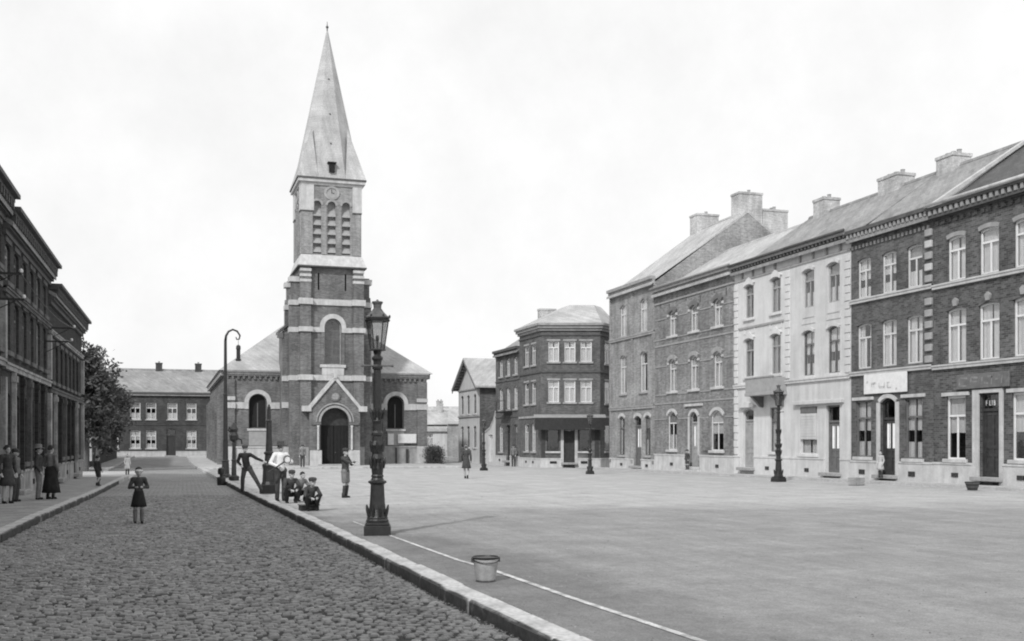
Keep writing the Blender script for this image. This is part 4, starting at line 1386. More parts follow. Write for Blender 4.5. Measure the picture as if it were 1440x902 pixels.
l2 = left_house('second sooty brick house on the left with a deep framed cornice', 33.1, 43.9, 8.12, 'brick_left_pale', 1.72, .95, [(1.0, 3.1), (4.3, 5.85), (6.3, 7.42)], [(3.75, 3.95, 'left_pale'), (5.95, 6.1, 'left_stone')], 11.2, 'cornice_dark')
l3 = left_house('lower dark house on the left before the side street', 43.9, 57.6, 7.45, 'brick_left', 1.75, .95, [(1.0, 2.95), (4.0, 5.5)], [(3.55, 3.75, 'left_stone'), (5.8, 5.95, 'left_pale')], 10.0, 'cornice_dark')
chimney(l3, .6, 1.6, 3.6, 4.4, 9.0, 10.9, parent=l3.roof)
for fr, W in ((l1, 13.3), (l2, 10.8), (l3, 13.7)):
    fr.build(MB().box(W - .34, W - .02, -.14, .03, .78, 3.5).box(W - .34, W - .02, -.14, .03, 4.02, 5.7), 'corner_pilaster', 'left_pale')
# wires and wall brackets across the left facades
for i, (ya, yb, z) in enumerate(((30.0, 44.0, 6.0), (30.5, 43.0, 5.4))):
    pts = [(XL + .9, ya + (yb - ya) * t / 12, z - .25 * math.sin(PI * t / 12)) for t in range(13)]
    w = MB().tube([(p[0] - pts[0][0], p[1] - pts[0][1], p[2] - pts[0][2]) for p in pts], .012, 5).build('overhead_wire', 'iron', None, pts[0])
    tag(w, ('upper' if i == 0 else 'lower') + ' dark wire strung along the left-hand facades', 'wire')
    for yy in (ya, yb):
        br = thing('wall_bracket', '%s iron bracket for the %s wire on the left-hand facades' % ('nearer' if yy == ya else 'farther', 'upper' if i == 0 else 'lower'), 'bracket', (XL, yy, z))
        MB().box(-.02, .92, -.02, .02, -.03, .03).tube([(.02, 0, -.4), (.7, 0, -.04)], .015, 6).build('arm', 'iron', br)
        MB().lathe([(.03, .03), (.05, .05), (.05, .1), (.03, .13)], 8, (.9, 0)).build('insulator', 'white', br)

# low dark house behind the trees
ops = []
for c in (2.0, 6.0, 10, 14, 18, 22, 26, 30):
    ops += [W_(c - .5, c + .5, 3.6, 5.1, frame='white', curtain='full'), W_(c - .5, c + .5, .8, 2.6, frame='white', curtain='side')]
L4 = row_house('street_house', 'low dark house behind the trees with a white corner post', (-6.6, 84.0), RL, 34, 8, 6.0, 4, 8.4, -.3, 'brick_end', 'roof_mid', ops)
L4.build(MB().box(0.02, .5, -.16, .03, .2, 6.1), 'corner_pilaster', 'stone')
cornice(L4, .01, 33.9, 6.2, 'cornice_dark')
# ------------------------------------------------------------------ church
CA = math.radians(0.8)
cb = gz(85)
ch = thing('church', 'brick church with stone bands, tall broach spire and gabled porch', 'church', (11.18, 85.29, cb), CA)
cf = Frame(ch, cb)                       # tower front plane at y = 0
BR, ST = 'brick_church', 'stone'
U0, U1 = -2.4, 2.6; UC = .1; TD = 5.2
zb = -1.2
# lower tower, up to the belfry
wl_ = (-.55, .85)                        # big window
front = wall_mesh([(U0, zb), (U1, zb), (U1, 15.5), (U0, 15.5)],
                  [contour(-.5, .86, 7.75, 11.42, .68, 14), contour(-1.02, -.88, 13.65, 14.98), contour(1.12, 1.26, 13.65, 15.0)], .45)
front.add([(U0, 0, zb), (U0, TD, zb), (U0, TD, 15.5), (U0, 0, 15.5)], [(0, 1, 2, 3)])
front.add([(U1, 0, zb), (U1, TD, zb), (U1, TD, 15.5), (U1, 0, 15.5)], [(3, 2, 1, 0)])
front.add([(U0, TD, zb), (U1, TD, zb), (U1, TD, 15.5), (U0, TD, 15.5)], [(3, 2, 1, 0)])
tw = cf.build(front, 'tower', BR)
# big window: tracery bars, leaded glass
bwn = cf.build(MB().ring(contour(-.42, .78, 7.83, 11.34, .6, 14), contour(-.5, .86, 7.75, 11.42, .68, 14), .3, .42), 'tower_window', 'stone_dull')
MB().prism_y(contour(-.47, .83, 7.78, 11.39, .65, 14), .36, .37).build('pane', 'glass', bwn, fixn=True)
q = MB()
for z in (8.4, 9.1, 9.8, 10.45): q.box(-.42, .78, .33, .355, z - .03, z + .03)
q.box(.16, .2, .335, .352, 7.84, 11.2)
q.build('glazing_bars', 'mid_paint', bwn)
MB().box(-.62, .98, .6, .62, 7.6, 11.5).build('blind', 'brick_church', bwn)
for (x0, x1) in ((-1.02, -.88), (1.12, 1.26)):
    cf.build(MB().box(x0, x1, .4, .42, 13.65, 15), 'slit_window', 'dark')
# stone bands of the tower front and its sides
def tband(z0, z1, out=.12, mt=ST, cut=None, name='stone_band'):
    mb = MB()
    segs = [(U0 - out, U1 + out)] if not cut else [(U0 - out, cut[0]), (cut[1], U1 + out)]
    for a, b in segs:
        mb.box(a, b, -out, .05, z0, z1)
    mb.box(U0 - out, U0 + .03, .051, TD, z0, z1)
    mb.box(U1 - .03, U1 + out, .051, TD, z0, z1)
    return cf.build(mb, name, mt)
tband(6.48, 6.9, .16)
tband(12.45, 12.92, .12)
tband(10.3, 10.68, .12, cut=(-.78, 1.14))
inn, out = arc_band(-.5, .86, 11.42, .68, .36, 16)
cf.build(MB().ring(inn, out, -.14, .06, False), 'archivolt', ST, fixn=True)
cf.build(MB().box(-.86, -.505, -.14, .06, 10.3, 10.74).box(.865, 1.22, -.14, .06, 10.3, 10.74), 'impost_block', ST)
cf.build(MB().box(-.75, -.5, -.08, .05, 7.0, 10.29).box(.86, 1.11, -.08, .05, 7.0, 10.29), 'window_jamb', BR)
cf.build(MB().box(-.85, 1.2, -.2, .3, 7.5, 7.74, .02).box(-.7, 1.05, -.14, .05, 6.92, 7.49), 'window_sill', ST)
# corner buttresses on the front, with banded caps
for x0, x1 in ((U0, U0 + .82), (U1 - .82, U1)):
    b = MB()
    b.box(x0, x1, -.36, .02, zb, 14.2)
    o = cf.build(b, 'buttress', BR)
    for i in range(3):
        MB().box(x0 - .03, x1 + .03, -.38, .02, 14.22 + i * .42, 14.43 + i * .42).build('cap_stone', ST, o)
        MB().box(x0 + .02, x1 - .02, -.33, .02, 14.432 + i * .42, 14.638 + i * .42).build('cap_brick', BR, o)
    for z0, z1 in ((6.48, 6.9), (10.3, 10.68), (12.45, 12.92)):
        MB().box(x0 - .13, x1 + .13, -.5, -.13, z0, z1).build('cap_stone', ST, o)
    MB().box(x0 - .04, x1 + .04, -.42, -.05, zb, 1.2).build('foot_stone', 'stone_dull', o)
# side buttresses
for s_, x in ((-1, U0), (1, U1)):
    xa, xb = (x - .75, x) if s_ < 0 else (x, x + .75)
    for yy in (.9, TD - .9):
        b = MB()
        b.box(xa, xb, yy - .45, yy + .45, zb, 12.2)
        b.prism_x([(yy - .45, 12.2), (yy + .45, 12.2), (yy, 13.3)], xa, xb)
        b.box(xa + .15 * (s_ < 0), xb - .15 * (s_ > 0), yy - .38, yy + .38, 12.5, 14.8)
        o = cf.build(b, 'buttress', BR, fixn=True)
        for z0 in (6.48, 10.3, 12.45, 14.3):
            MB().box(min(x, x + s_ * .8), max(x, x + s_ * .8), yy - .5, yy + .5, z0, z0 + .4).build('cap_stone', ST, o)
# belfry stage
B0, B1_ = UC - 2.38, UC + 2.38
y0b = .14
cf.build(MB().add([(U0 - .2, -.45, 15.52), (U1 + .2, -.45, 15.52), (U1 + .2, TD + .2, 15.52), (U0 - .2, TD + .2, 15.52), (B0 - .04, y0b - .04, 16.45), (B1_ + .04, y0b - .04, 16.45), (B1_ + .04, TD - y0b, 16.45), (B0 - .04, TD - y0b, 16.45)],
                  [(0, 1, 5, 4), (1, 2, 6, 5), (2, 3, 7, 6), (3, 0, 4, 7), (0, 3, 2, 1)]), 'weathering', ST)
cf.build(MB().box(U0 - .22, U1 + .22, -.47, TD + .22, 15.41, 15.51), 'drip_course', 'cornice_dark')
lv = [(UC - 1.15 - .33, UC - 1.15 + .33), (UC - .33, UC + .33), (UC + 1.15 - .33, UC + 1.15 + .33)]
holes = [contour(a - B0, b - B0, 16.55, 20.75, .33, 10) for a, b in lv]
bell = Frame(ch, cb, B0 , y0b, 0)
Wb = B1_ - B0
def belfry_side(ox, oy, ang, W):
    fr = Frame(ch, cb, ox, oy, ang)
    hs = [contour(W / 2 + d - .33, W / 2 + d + .33, 16.55, 20.75, .33, 10) for d in (-1.15, 0, 1.15)]
    o = fr.build(wall_mesh([(0, 16.4), (W, 16.4), (W, 22.0), (0, 22.0)], hs, .4), 'belfry_wall', 'brick_belfry_hazy')
    return fr, o
D2 = TD - 2 * y0b
fA, oA = belfry_side(B0, y0b, 0, Wb)
fB, oB = belfry_side(B0, TD - y0b, -PI / 2, D2)
fC, oC = belfry_side(B1_, y0b, PI / 2, D2)
fD, oD = belfry_side(B1_, TD - y0b, PI, Wb)
for fr, o, W in ((fA, oA, Wb), (fB, oB, D2)):
    for d in (-1.15, 0, 1.15):
        c = W / 2 + d
        for i in range(5):
            me = cached('louvre', lambda: MB().add([(-.33, .02, 0), (.33, .02, 0), (.33, .36, .52), (-.33, .36, .52), (-.33, .02, -.06), (.33, .02, -.06), (.33, .36, .46), (-.33, .36, .46)], [(0, 1, 2, 3), (4, 7, 6, 5), (0, 4, 5, 1), (1, 5, 6, 2), (2, 6, 7, 3), (3, 7, 4, 0)]).mesh('louvre', 'grey_paint'))
            put('louvre', me, o, (c, 0, 16.72 + i * .72))
        MB().prism_y(contour(c - .34, c + .34, 16.5, 20.78, .34, 10), .37, .39).build('louvre_backing', 'cornice_mid', o, fixn=True)  # grey backing added so the gaps between louvres do not go black
        inn, out = arc_band(c - .33, c + .33, 20.75, .33, .16, 10)
        MB().ring(inn, out, -.07, .05, False).build('arch_trim', 'stone_dull', o, fixn=True)
    for i in range(2):
        c = W / 2 + (-.575, .575)[i]
        MB().box(c - .17, c + .17, -.05, .04, 16.5, 20.4).build('belfry_pier', 'brick_belfry_hazy', o)
    # clock roundel
    ring_o = [(W / 2 + .62 * math.cos(2 * PI * t / 24), 21.42 + .55 * math.sin(2 * PI * t / 24)) for t in range(24)]
    ring_i = [(W / 2 + .42 * math.cos(2 * PI * t / 24), 21.42 + .38 * math.sin(2 * PI * t / 24)) for t in range(24)]
    rr = MB().ring(ring_i, ring_o, -.08, .04).build('clock_surround', 'stone_dull', o, fixn=True)
    MB().prism_y(ring_i, -.02, .02).build('clock_face', 'grey_paint', o, fixn=True)
    MB().box(W / 2 - .02, W / 2 + .02, -.045, -.022, 21.42, 21.72).box(W / 2, W / 2 + .22, -.048, -.023, 21.40, 21.44).build('clock_hands', 'iron', o)
    for x0, x1 in ((-.03, .98), (W - .72, W + .03)):
        MB().box(x0, x1, -.1, .03, 19.95, 21.98).build('corner_stone', ST, o)
        MB().box(x0, x1, -.12, .03, 19.86, 19.945).build('corner_drip', 'cornice_dark', o)
        MB().box(x0 + .02, x1 - .1, -.06, .03, 16.5, 19.85).build('corner_pier', 'brick_belfry_hazy', o)
cf.build(MB().box(B0 - .1, B1_ + .1, y0b - .1, TD - y0b + .1, 21.99, 22.2).box(B0 - .28, B1_ + .28, y0b - .28, TD - y0b + .28, 22.202, 22.45), 'cornice', ST)
cf.build(MB().box(B0 - .36, B1_ + .36, y0b - .36, TD - y0b + .36, 22.452, 22.56), 'gutter', 'cornice_dark')
# broach spire
sx, sy = UC, TD / 2
zs, za = 22.56, 35.5
hb, hw, q1 = 2.62, 2.62, 1.08
def oct_at(z, k=None):
    t = (z - zs) / (za - zs)
    f = 1 - t
    a, b = hb * f, q1 * f
    return [(sx - b, sy - a, z), (sx + b, sy - a, z), (sx + a, sy - b, z), (sx + a, sy + b, z), (sx + b, sy + a, z), (sx - b, sy + a, z), (sx - a, sy + b, z), (sx - a, sy - b, z)]
o8 = oct_at(zs)
tip = oct_at(za - .25)
sp = cf.build(MB().add(o8 + tip, [(i, (i + 1) % 8, (i + 1) % 8 + 8, i + 8) for i in range(8)] + [tuple(range(8, 16))]), 'spire', 'roof_spire')
mb = MB()
zt = 26.9
for (i, cxn, cyn) in ((1, 1, -1), (3, 1, 1), (5, -1, 1), (7, -1, -1)):
    a, b = o8[i], o8[(i + 1) % 8]
    c = (sx + cxn * (hb + .12), sy + cyn * (hb + .12), zs)
    t8 = oct_at(zt)
    p = [(x + y) / 2 for x, y in zip(t8[i], t8[(i + 1) % 8])]
    p = (p[0] + cxn * .2, p[1] + cyn * .2, p[2])
    MB().add([a, c, b, p], [(0, 1, 3), (1, 2, 3), (0, 3, 2)]).build('broach', 'roof_spire', sp, fixn=True)
for zz in (25.5, 28.0, 31.0):
    o_ = oct_at(zz)
    MB().ball(((o_[0][0] + o_[1][0]) / 2, o_[0][1] - .03, zz), .07, .07, .07, 8, 6).build('roof_hook', 'iron_worn', sp)
dm = MB().box(sx - .22, sx + .22, sy - hb - .12, sy - hb + .5, 23.05, 23.75).box(sx - .34, sx + .34, sy - hb - .2, sy - hb + .5, 23.752, 23.84).build('spire_hatch', 'dark', sp)
MB().tube([(sx, sy, za - .3), (sx, sy, za + .5)], [.06, .02], 8).ball((sx, sy, za + .05), .12, .12, .12).build('finial', 'iron_worn', sp)
# porch
PC = .2
pw = 1.98; py = -1.0
gp = [(PC - pw, zb), (PC + pw, zb), (PC + pw, 4.15), (PC, 6.42), (PC - pw, 4.15)]
mb = wall_mesh(gp, [contour(PC - 1.12, PC + 1.12, -.28, 4.3, 1.12, 16)], .5, py)
mb.add([(PC - pw, py, zb), (PC - pw, 0, zb), (PC - pw, 0, 4.15), (PC - pw, py, 4.15)], [(0, 1, 2, 3)])
mb.add([(PC + pw, py, zb), (PC + pw, 0, zb), (PC + pw, 0, 4.15), (PC + pw, py, 4.15)], [(3, 2, 1, 0)])
po = cf.build(mb, 'porch', 'brick_church')
mb = MB()
sl = (6.42 - 4.15) / pw
for s in (-1, 1):
    p = [(PC, 6.46), (PC, 6.82), (PC + s * (pw + .12), 4.46 - .12 * sl), (PC + s * (pw + .12), 4.1 - .12 * sl)]
    mb.prism_y(p if s < 0 else p[::-1], py - .14, .02)
mb.box(PC - pw - .55, PC - pw + .12, py - .16, .02, 4.0, 4.42).box(PC + pw - .12, PC + pw + .55, py - .16, .02, 4.0, 4.42)
mb.box(PC - .12, PC + .12, py - .2, .02, 6.6, 7.05)
mb.build('gable_coping', ST, po, fixn=True)
inn, out = arc_band(PC - 1.12, PC + 1.12, 4.3, 1.12, .16, 18)
MB().ring(inn, out, py - .1, py + .05, False).build('archivolt', 'grey_paint', po, fixn=True)
inn, out = arc_band(PC - 1.4, PC + 1.4, 4.58, 1.4, .1, 18)
MB().ring(inn, out, py - .08, py + .05, False).build('archivolt', 'stone_dull', po, fixn=True)
MB().box(PC - 1.85, PC - 1.1, py - .12, py + .05, 2.95, 3.14).box(PC + 1.1, PC + 1.85, py - .12, py + .05, 2.95, 3.14).build('impost_block', 'mid_paint', po)
for s in (-1, 1):
    MB().lathe([(.1, .95), (.09, 1.05), (.085, 2.75), (.12, 2.9)], 10, (PC + s * 1.32, py - .1)).build('colonnette', 'stone', po, smooth=True)
    MB().box(PC + s * 1.5 - .46, PC + s * 1.5 + .46, py - .16, py + .05, zb, .94, .02).build('foot_stone', ST, po)
ro = [(PC + .42 * math.cos(2 * PI * t / 24), 5.22 + .42 * math.sin(2 * PI * t / 24)) for t in range(24)]
ri = [(PC + .3 * math.cos(2 * PI * t / 24), 5.22 + .3 * math.sin(2 * PI * t / 24)) for t in range(24)]
MB().ring(ri, ro, py - .09, py + .03).build('roundel', 'mid_paint', po, fixn=True)
MB().prism_y(ri, py - .03, py - .005).box(PC - .03, PC + .03, py - .06, py - .031, 4.94, 5.5).box(PC - .22, PC - .035, py - .06, py - .031, 5.19, 5.25).box(PC + .035, PC + .22, py - .06, py - .031, 5.19, 5.25).build('roundel_panel', 'grey_paint', po, fixn=True)
# door and tympanum deep in the porch, the interior's shade put into their colour
dd = MB()
dd.box(PC - 1.2, PC - .015, -.3, -.22, -.3, 2.9).box(PC + .015, PC + 1.2, -.3, -.22, -.3, 2.9)
for s in (-1, 1):
    for i in range(4):
        x = PC + s * (.15 + i * .27)
        dd.box(x - .1, x + .1, -.33, -.301, -.25, 2.85)
dr = cf.build(dd, 'door', 'dark')
MB().ball((PC + .12, -.37, .75), .05, .05, .05, 8, 6).build('handle', 'iron_worn', dr)
MB().prism_y(contour(PC - 1.2, PC + 1.2, 2.91, 4.4, 1.1, 14), -.31, -.2).build('tympanum', 'wood_dark', dr, fixn=True)
MB().box(PC - 1.55, PC + 1.55, py - .75, -.35, -.7, -.28, .03).box(PC - 1.35, PC + 1.35, py - .4, -.34, -.279, -.14, .02).build('porch_steps', 'stone_dull', po)
# wings (the aisle fronts), side walls, eaves
yw = 4.35
UL, UR = -7.95, 8.85
we = 7.3
def wing(a, b, wc, nm):
    hs = [contour(wc - .74, wc + .74, 2.7, 5.55, .74, 14)]
    fr = Frame(ch, cb, 0, yw, 0)
    o = fr.build(wall_mesh([(a, zb), (b, zb), (b, we), (a, we)], hs, .45), 'nave_wall', BR)
    inn, out = arc_band(wc - .74, wc + .74, 5.55, .74, .34, 16)
    MB().ring(inn, out, -.12, .06, False).build('archivolt', ST, o, fixn=True)
    MB().box(wc - 1.08, wc - .745, -.1, .04, 4.3, 4.82).box(wc + .745, wc + 1.08, -.1, .04, 4.3, 4.82).build('impost_block', ST, o)
    MB().box(a, wc - 1.085, -.1, .04, 4.32, 4.84).box(wc + 1.085, b, -.1, .04, 4.32, 4.84).build('stone_band', ST, o)
    wn_ = MB().ring(contour(wc - .66, wc + .66, 2.78, 5.47, .66, 14), contour(wc - .74, wc + .74, 2.7, 5.55, .74, 14), .28, .4).box(wc - .04, wc + .04, .3, .38, 2.8, 4.8).build('church_window', 'mid_paint', o)
    MB().box(wc - .85, wc + .85, -.12, .3, 2.5, 2.69, .02).build('window_sill', ST, o)
    MB().box(wc - .72, wc + .72, -.04, .05, 1.3, 2.49).build('apron_panel', 'grey_paint', o)
    MB().box(a - .02, b + .02, -.14, .04, zb, 1.2).box(a - .02, b + .02, -.2, .04, 1.12, 1.24).build('plinth', 'stone_dull' if nm == 'r' else 'plinth', o)
    # corbel table under the eave
    m_ = MB()
    n = int((b - a) / .42)
    for i in range(n):
        x = a + (i + .5) * (b - a) / n
        m_.box(x - .09, x + .09, -.16, .03, 6.72, 6.98)
    q = m_.build('corbel_table', BR, o); q['kind'] = 'stuff'
    MB().box(a, b, -.18, .04, 6.981, 7.12).box(a - .05, b + .05, -.3, .04, 7.122, 7.3).box(a - .1, b + .1, -.42, .04, 7.302, 7.42).build('eave_cornice', 'cornice_mid', o)
    return o
oL = wing(UL, U0 + .1, -5.3, 'l')
oR = wing(U1 - .1, UR, 6.15, 'r')
# dark glazing of the wing windows and corner pilasters
for o, wc in ((oL, -5.3), (oR, 6.15)):
    MB().prism_y(contour(wc - .73, wc + .73, 2.71, 5.54, .73, 14), .36, .37).build('leaded_glass', 'dark', o, fixn=True)
for o, x0, x1 in ((oL, UL, UL + .8), (oR, UR - .85, UR)):
    MB().box(x0, x1, -.22, .02, 1.25, 4.3).box(x0, x1, -.22, .02, 4.87, 6.7).build('corner_pilaster', BR, o)
    MB().box(x0 - .06, x1 + .06, -.28, .02, 4.34, 4.82).box(x0 - .04, x1 + .04, -.27, .02, 5.0, 5.3).box(x0 - .05, x1 + .05, -.29, .02, zb, 1.22).build('cap_stone', ST, o)
# white notice boards on the right wing
nb = MB().box(6.3, 7.9, -.22, -.16, 1.5, 2.28).box(5.45, 5.95, -.22, -.16, 1.35, 2.3).build('notice_board', 'board', oR)
MB().box(4.6, 5.0, -.2, -.15, 1.3, 3.6).box(7.0, 7.2, -.3, -.15, zb, 1.0).box(6.1, 6.2, -.3, -.15, zb, 1.1).build('board_post', 'wood_dark', oR)
# left and right long walls
LEN = 30.0
for ang, ox, oy, nm in ((-PI / 2, UL, yw + LEN, 'side'), (PI / 2, UR, yw, 'side')):
    fr = Frame(ch, cb, ox, oy, ang)
    cs = [3 + 4.8 * i for i in range(6)]
    o = fr.build(wall_mesh([(0, zb), (LEN, zb), (LEN, we), (0, we)], [contour(c - .6, c + .6, 2.7, 5.5, .6, 10) for c in cs], .4), 'nave_wall', BR)
    for c in cs:
        MB().prism_y(contour(c - .59, c + .59, 2.71, 5.49, .59, 10), .3, .31).build('leaded_glass', 'dark', o, fixn=True)
        inn, out = arc_band(c - .6, c + .6, 5.5, .6, .25, 12)
        MB().ring(inn, out, -.08, .05, False).build('archivolt', ST, o, fixn=True)
        b = MB().box(c + 1.9, c + 2.7, -.55, .02, zb, 5.4).prism_x([(-.55, 5.4), (.02, 5.4), (.02, 6.1)], c + 1.9, c + 2.7).build('buttress', BR, o, fixn=True)
    MB().box(0, LEN, -.12, .04, zb, 1.2).build('plinth', ST, o)
    MB().box(0, LEN, -.3, .04, 7.0, 7.42).build('eave_cornice', 'cornice_mid', o)
fr = Frame(ch, cb, UR, yw + LEN, PI)
fr.build(MB().add([(0, 0, zb), (UR - UL, 0, zb), (UR - UL, 0, we), (0, 0, we)], [(0, 1, 2, 3)]), 'rear_wall', BR)
# hipped roof of the nave
ov = .45
x0, x1, y0, y1 = UL - ov, UR + ov, yw - ov, yw + LEN + ov
hw_ = (x1 - x0) / 2; rz_ = 7.42 + hw_ * math.tan(math.radians(37.5))
xm = (x0 + x1) / 2
P_ = [(x0, y0, 7.42), (x1, y0, 7.42), (x1, y1, 7.42), (x0, y1, 7.42), (xm, y0 + hw_, rz_), (xm, y1 - hw_, rz_)]
cf.build(MB().add(P_, [(0, 1, 4), (1, 2, 5, 4), (2, 3, 5), (3, 0, 4, 5), (3, 2, 1, 0)]), 'roof', 'roof_pale')
# stair turret on the left of the tower
tx0, tx1, ty = -3.55, U0 + .02, 1.9
mb = wall_mesh([(tx0, zb), (tx1, zb), (tx1, 11.4), (tx0, 10.5)], [contour(-3.1, -2.96, 8.6, 9.6), contour(-3.1, -2.96, 5.3, 6.3), contour(-3.1, -2.96, 2.2, 4.1)], .2, ty)
mb.add([(tx0, ty, zb), (tx0, yw + .5, zb), (tx0, yw + .5, 10.5), (tx0, ty, 10.5)], [(0, 1, 2, 3)])
tu = cf.build(mb, 'stair_turret', BR)
MB().box(-3.2, -2.9, ty + .18, ty + .2, 2, 9.8).build('slit_window', 'dark', tu)
MB().prism_y([(tx0 - .25, 10.4), (tx1, 11.5), (tx1, 11.72), (tx0 - .25, 10.62)], ty - .2, yw + .6).build('turret_roof', 'cornice_dark', tu, fixn=True)
MB().box(tx0 - .08, tx1 - .2, ty - .1, ty + .02, 6.48, 6.9).box(tx0 - .08, tx1 - .2, ty - .1, ty + .02, 4.32, 4.8).box(tx0 - .06, tx1 - .2, ty - .09, ty + .02, zb, 1.2).build('stone_band', ST, tu)
MB().box(tx0 - .42, tx0 + .02, ty - .1, ty + .35, 9.95, 10.35).build('rain_hopper', 'mid_paint', tu)

# ------------------------------------------------------------------ trees and bush
def tree(name, label, loc, h, blobs, nleaf, group, seed, ls=.17):
    r = random.Random(seed)
    root = thing(name, label, 'tree', loc, 0, group)
    tr = MB().tube([(0, 0, -.3), (.03, .02, h * .22), (-.04, .05, h * .45), (.05, 0, h * .7)], [.2, .16, .12, .06], 9)
    for (c, rad) in blobs:
        s = (0, 0.02, h * r.uniform(.25, .5))
        mid = [(s[i] + c[i]) / 2 + r.uniform(-.2, .2) for i in range(3)]
        tr.tube([s, mid, c], [.07, .05, .02], 6)
        for k in range(5):
            d = Vector((r.gauss(0, 1), r.gauss(0, 1), r.gauss(0, .8))).normalized() * rad * .85
            tr.tube([mid if k < 2 else c, [c[i] + d[i] for i in range(3)]], [.03, .008], 4)
    tr.build('trunk', 'bark', root)
    vs, fs = [], []
    tot = sum(b[1] ** 2 for b in blobs)
    for (c, rad) in blobs:
        # twig clumps spread through the blob, leaves round each clump
        ncl = int(16 * rad * rad) + 8
        per = max(4, int(nleaf * rad * rad / tot / ncl))
        for _ in range(ncl):
            d = Vector((r.gauss(0, 1), r.gauss(0, 1), r.gauss(0, 1))).normalized() * rad * (r.random() ** .4) * r.uniform(.8, 1.12)
            cc = Vector(c) + d
            cr = r.uniform(.14, .34)
            for _ in range(per):
                p = cc + Vector((r.gauss(0, cr), r.gauss(0, cr), r.gauss(0, cr * .7)))
                a = Vector((r.gauss(0, 1), r.gauss(0, 1), r.gauss(0, 1))).normalized()
                b = a.orthogonal().normalized()
                s = ls * r.uniform(.6, 1.25)
                k = len(vs)
                vs += [p - a * s, p + b * s * .45, p + a * s, p - b * s * .45]
                fs.append((k, k + 1, k + 2, k + 3))
    MB().add(vs, fs).build('crown', 'leaf', root)
    return root
TG = 'trees at the mouth of the side street'
tree('street_tree', 'tall dark leafy tree behind the last house on the left', (-6.15, 75.5, gz(75)), 9.1,
     [((0, 0, 4.6), 1.9), ((-1.0, .2, 6.4), 1.3), ((.6, .1, 6.5), 1.3), ((-.9, 0, 8.1), .85), ((.35, .2, 7.7), .6), ((1.0, -.2, 5.0), 1.3), ((-1.6, .4, 4.4), 1.5), ((.4, -.3, 3.0), 1.3)], 11500, TG, 3)
tree('street_tree', 'lower dark tree leaning over the pavement before the end house', (-6.0, 83.5, gz(83)), 6.3,
     [((0.3, 0, 3.6), 1.5), ((.9, .1, 4.9), 1.2), ((0, .2, 5.4), 1.1), ((1.1, 0, 3.2), 1.0), ((.5, 0, 2.0), 1.0)], 6500, TG, 5)
hd = tree('bush', 'dark square-clipped bush against the right corner of the church', (20.4, 88.6, gz(88)), 1.5, [((x, y, z), .27) for x in (-.28, .22) for y in (-.2, .2) for z in (.25, .7, 1.2)], 8500, None, 9, .07)
hd['category'] = 'bush'

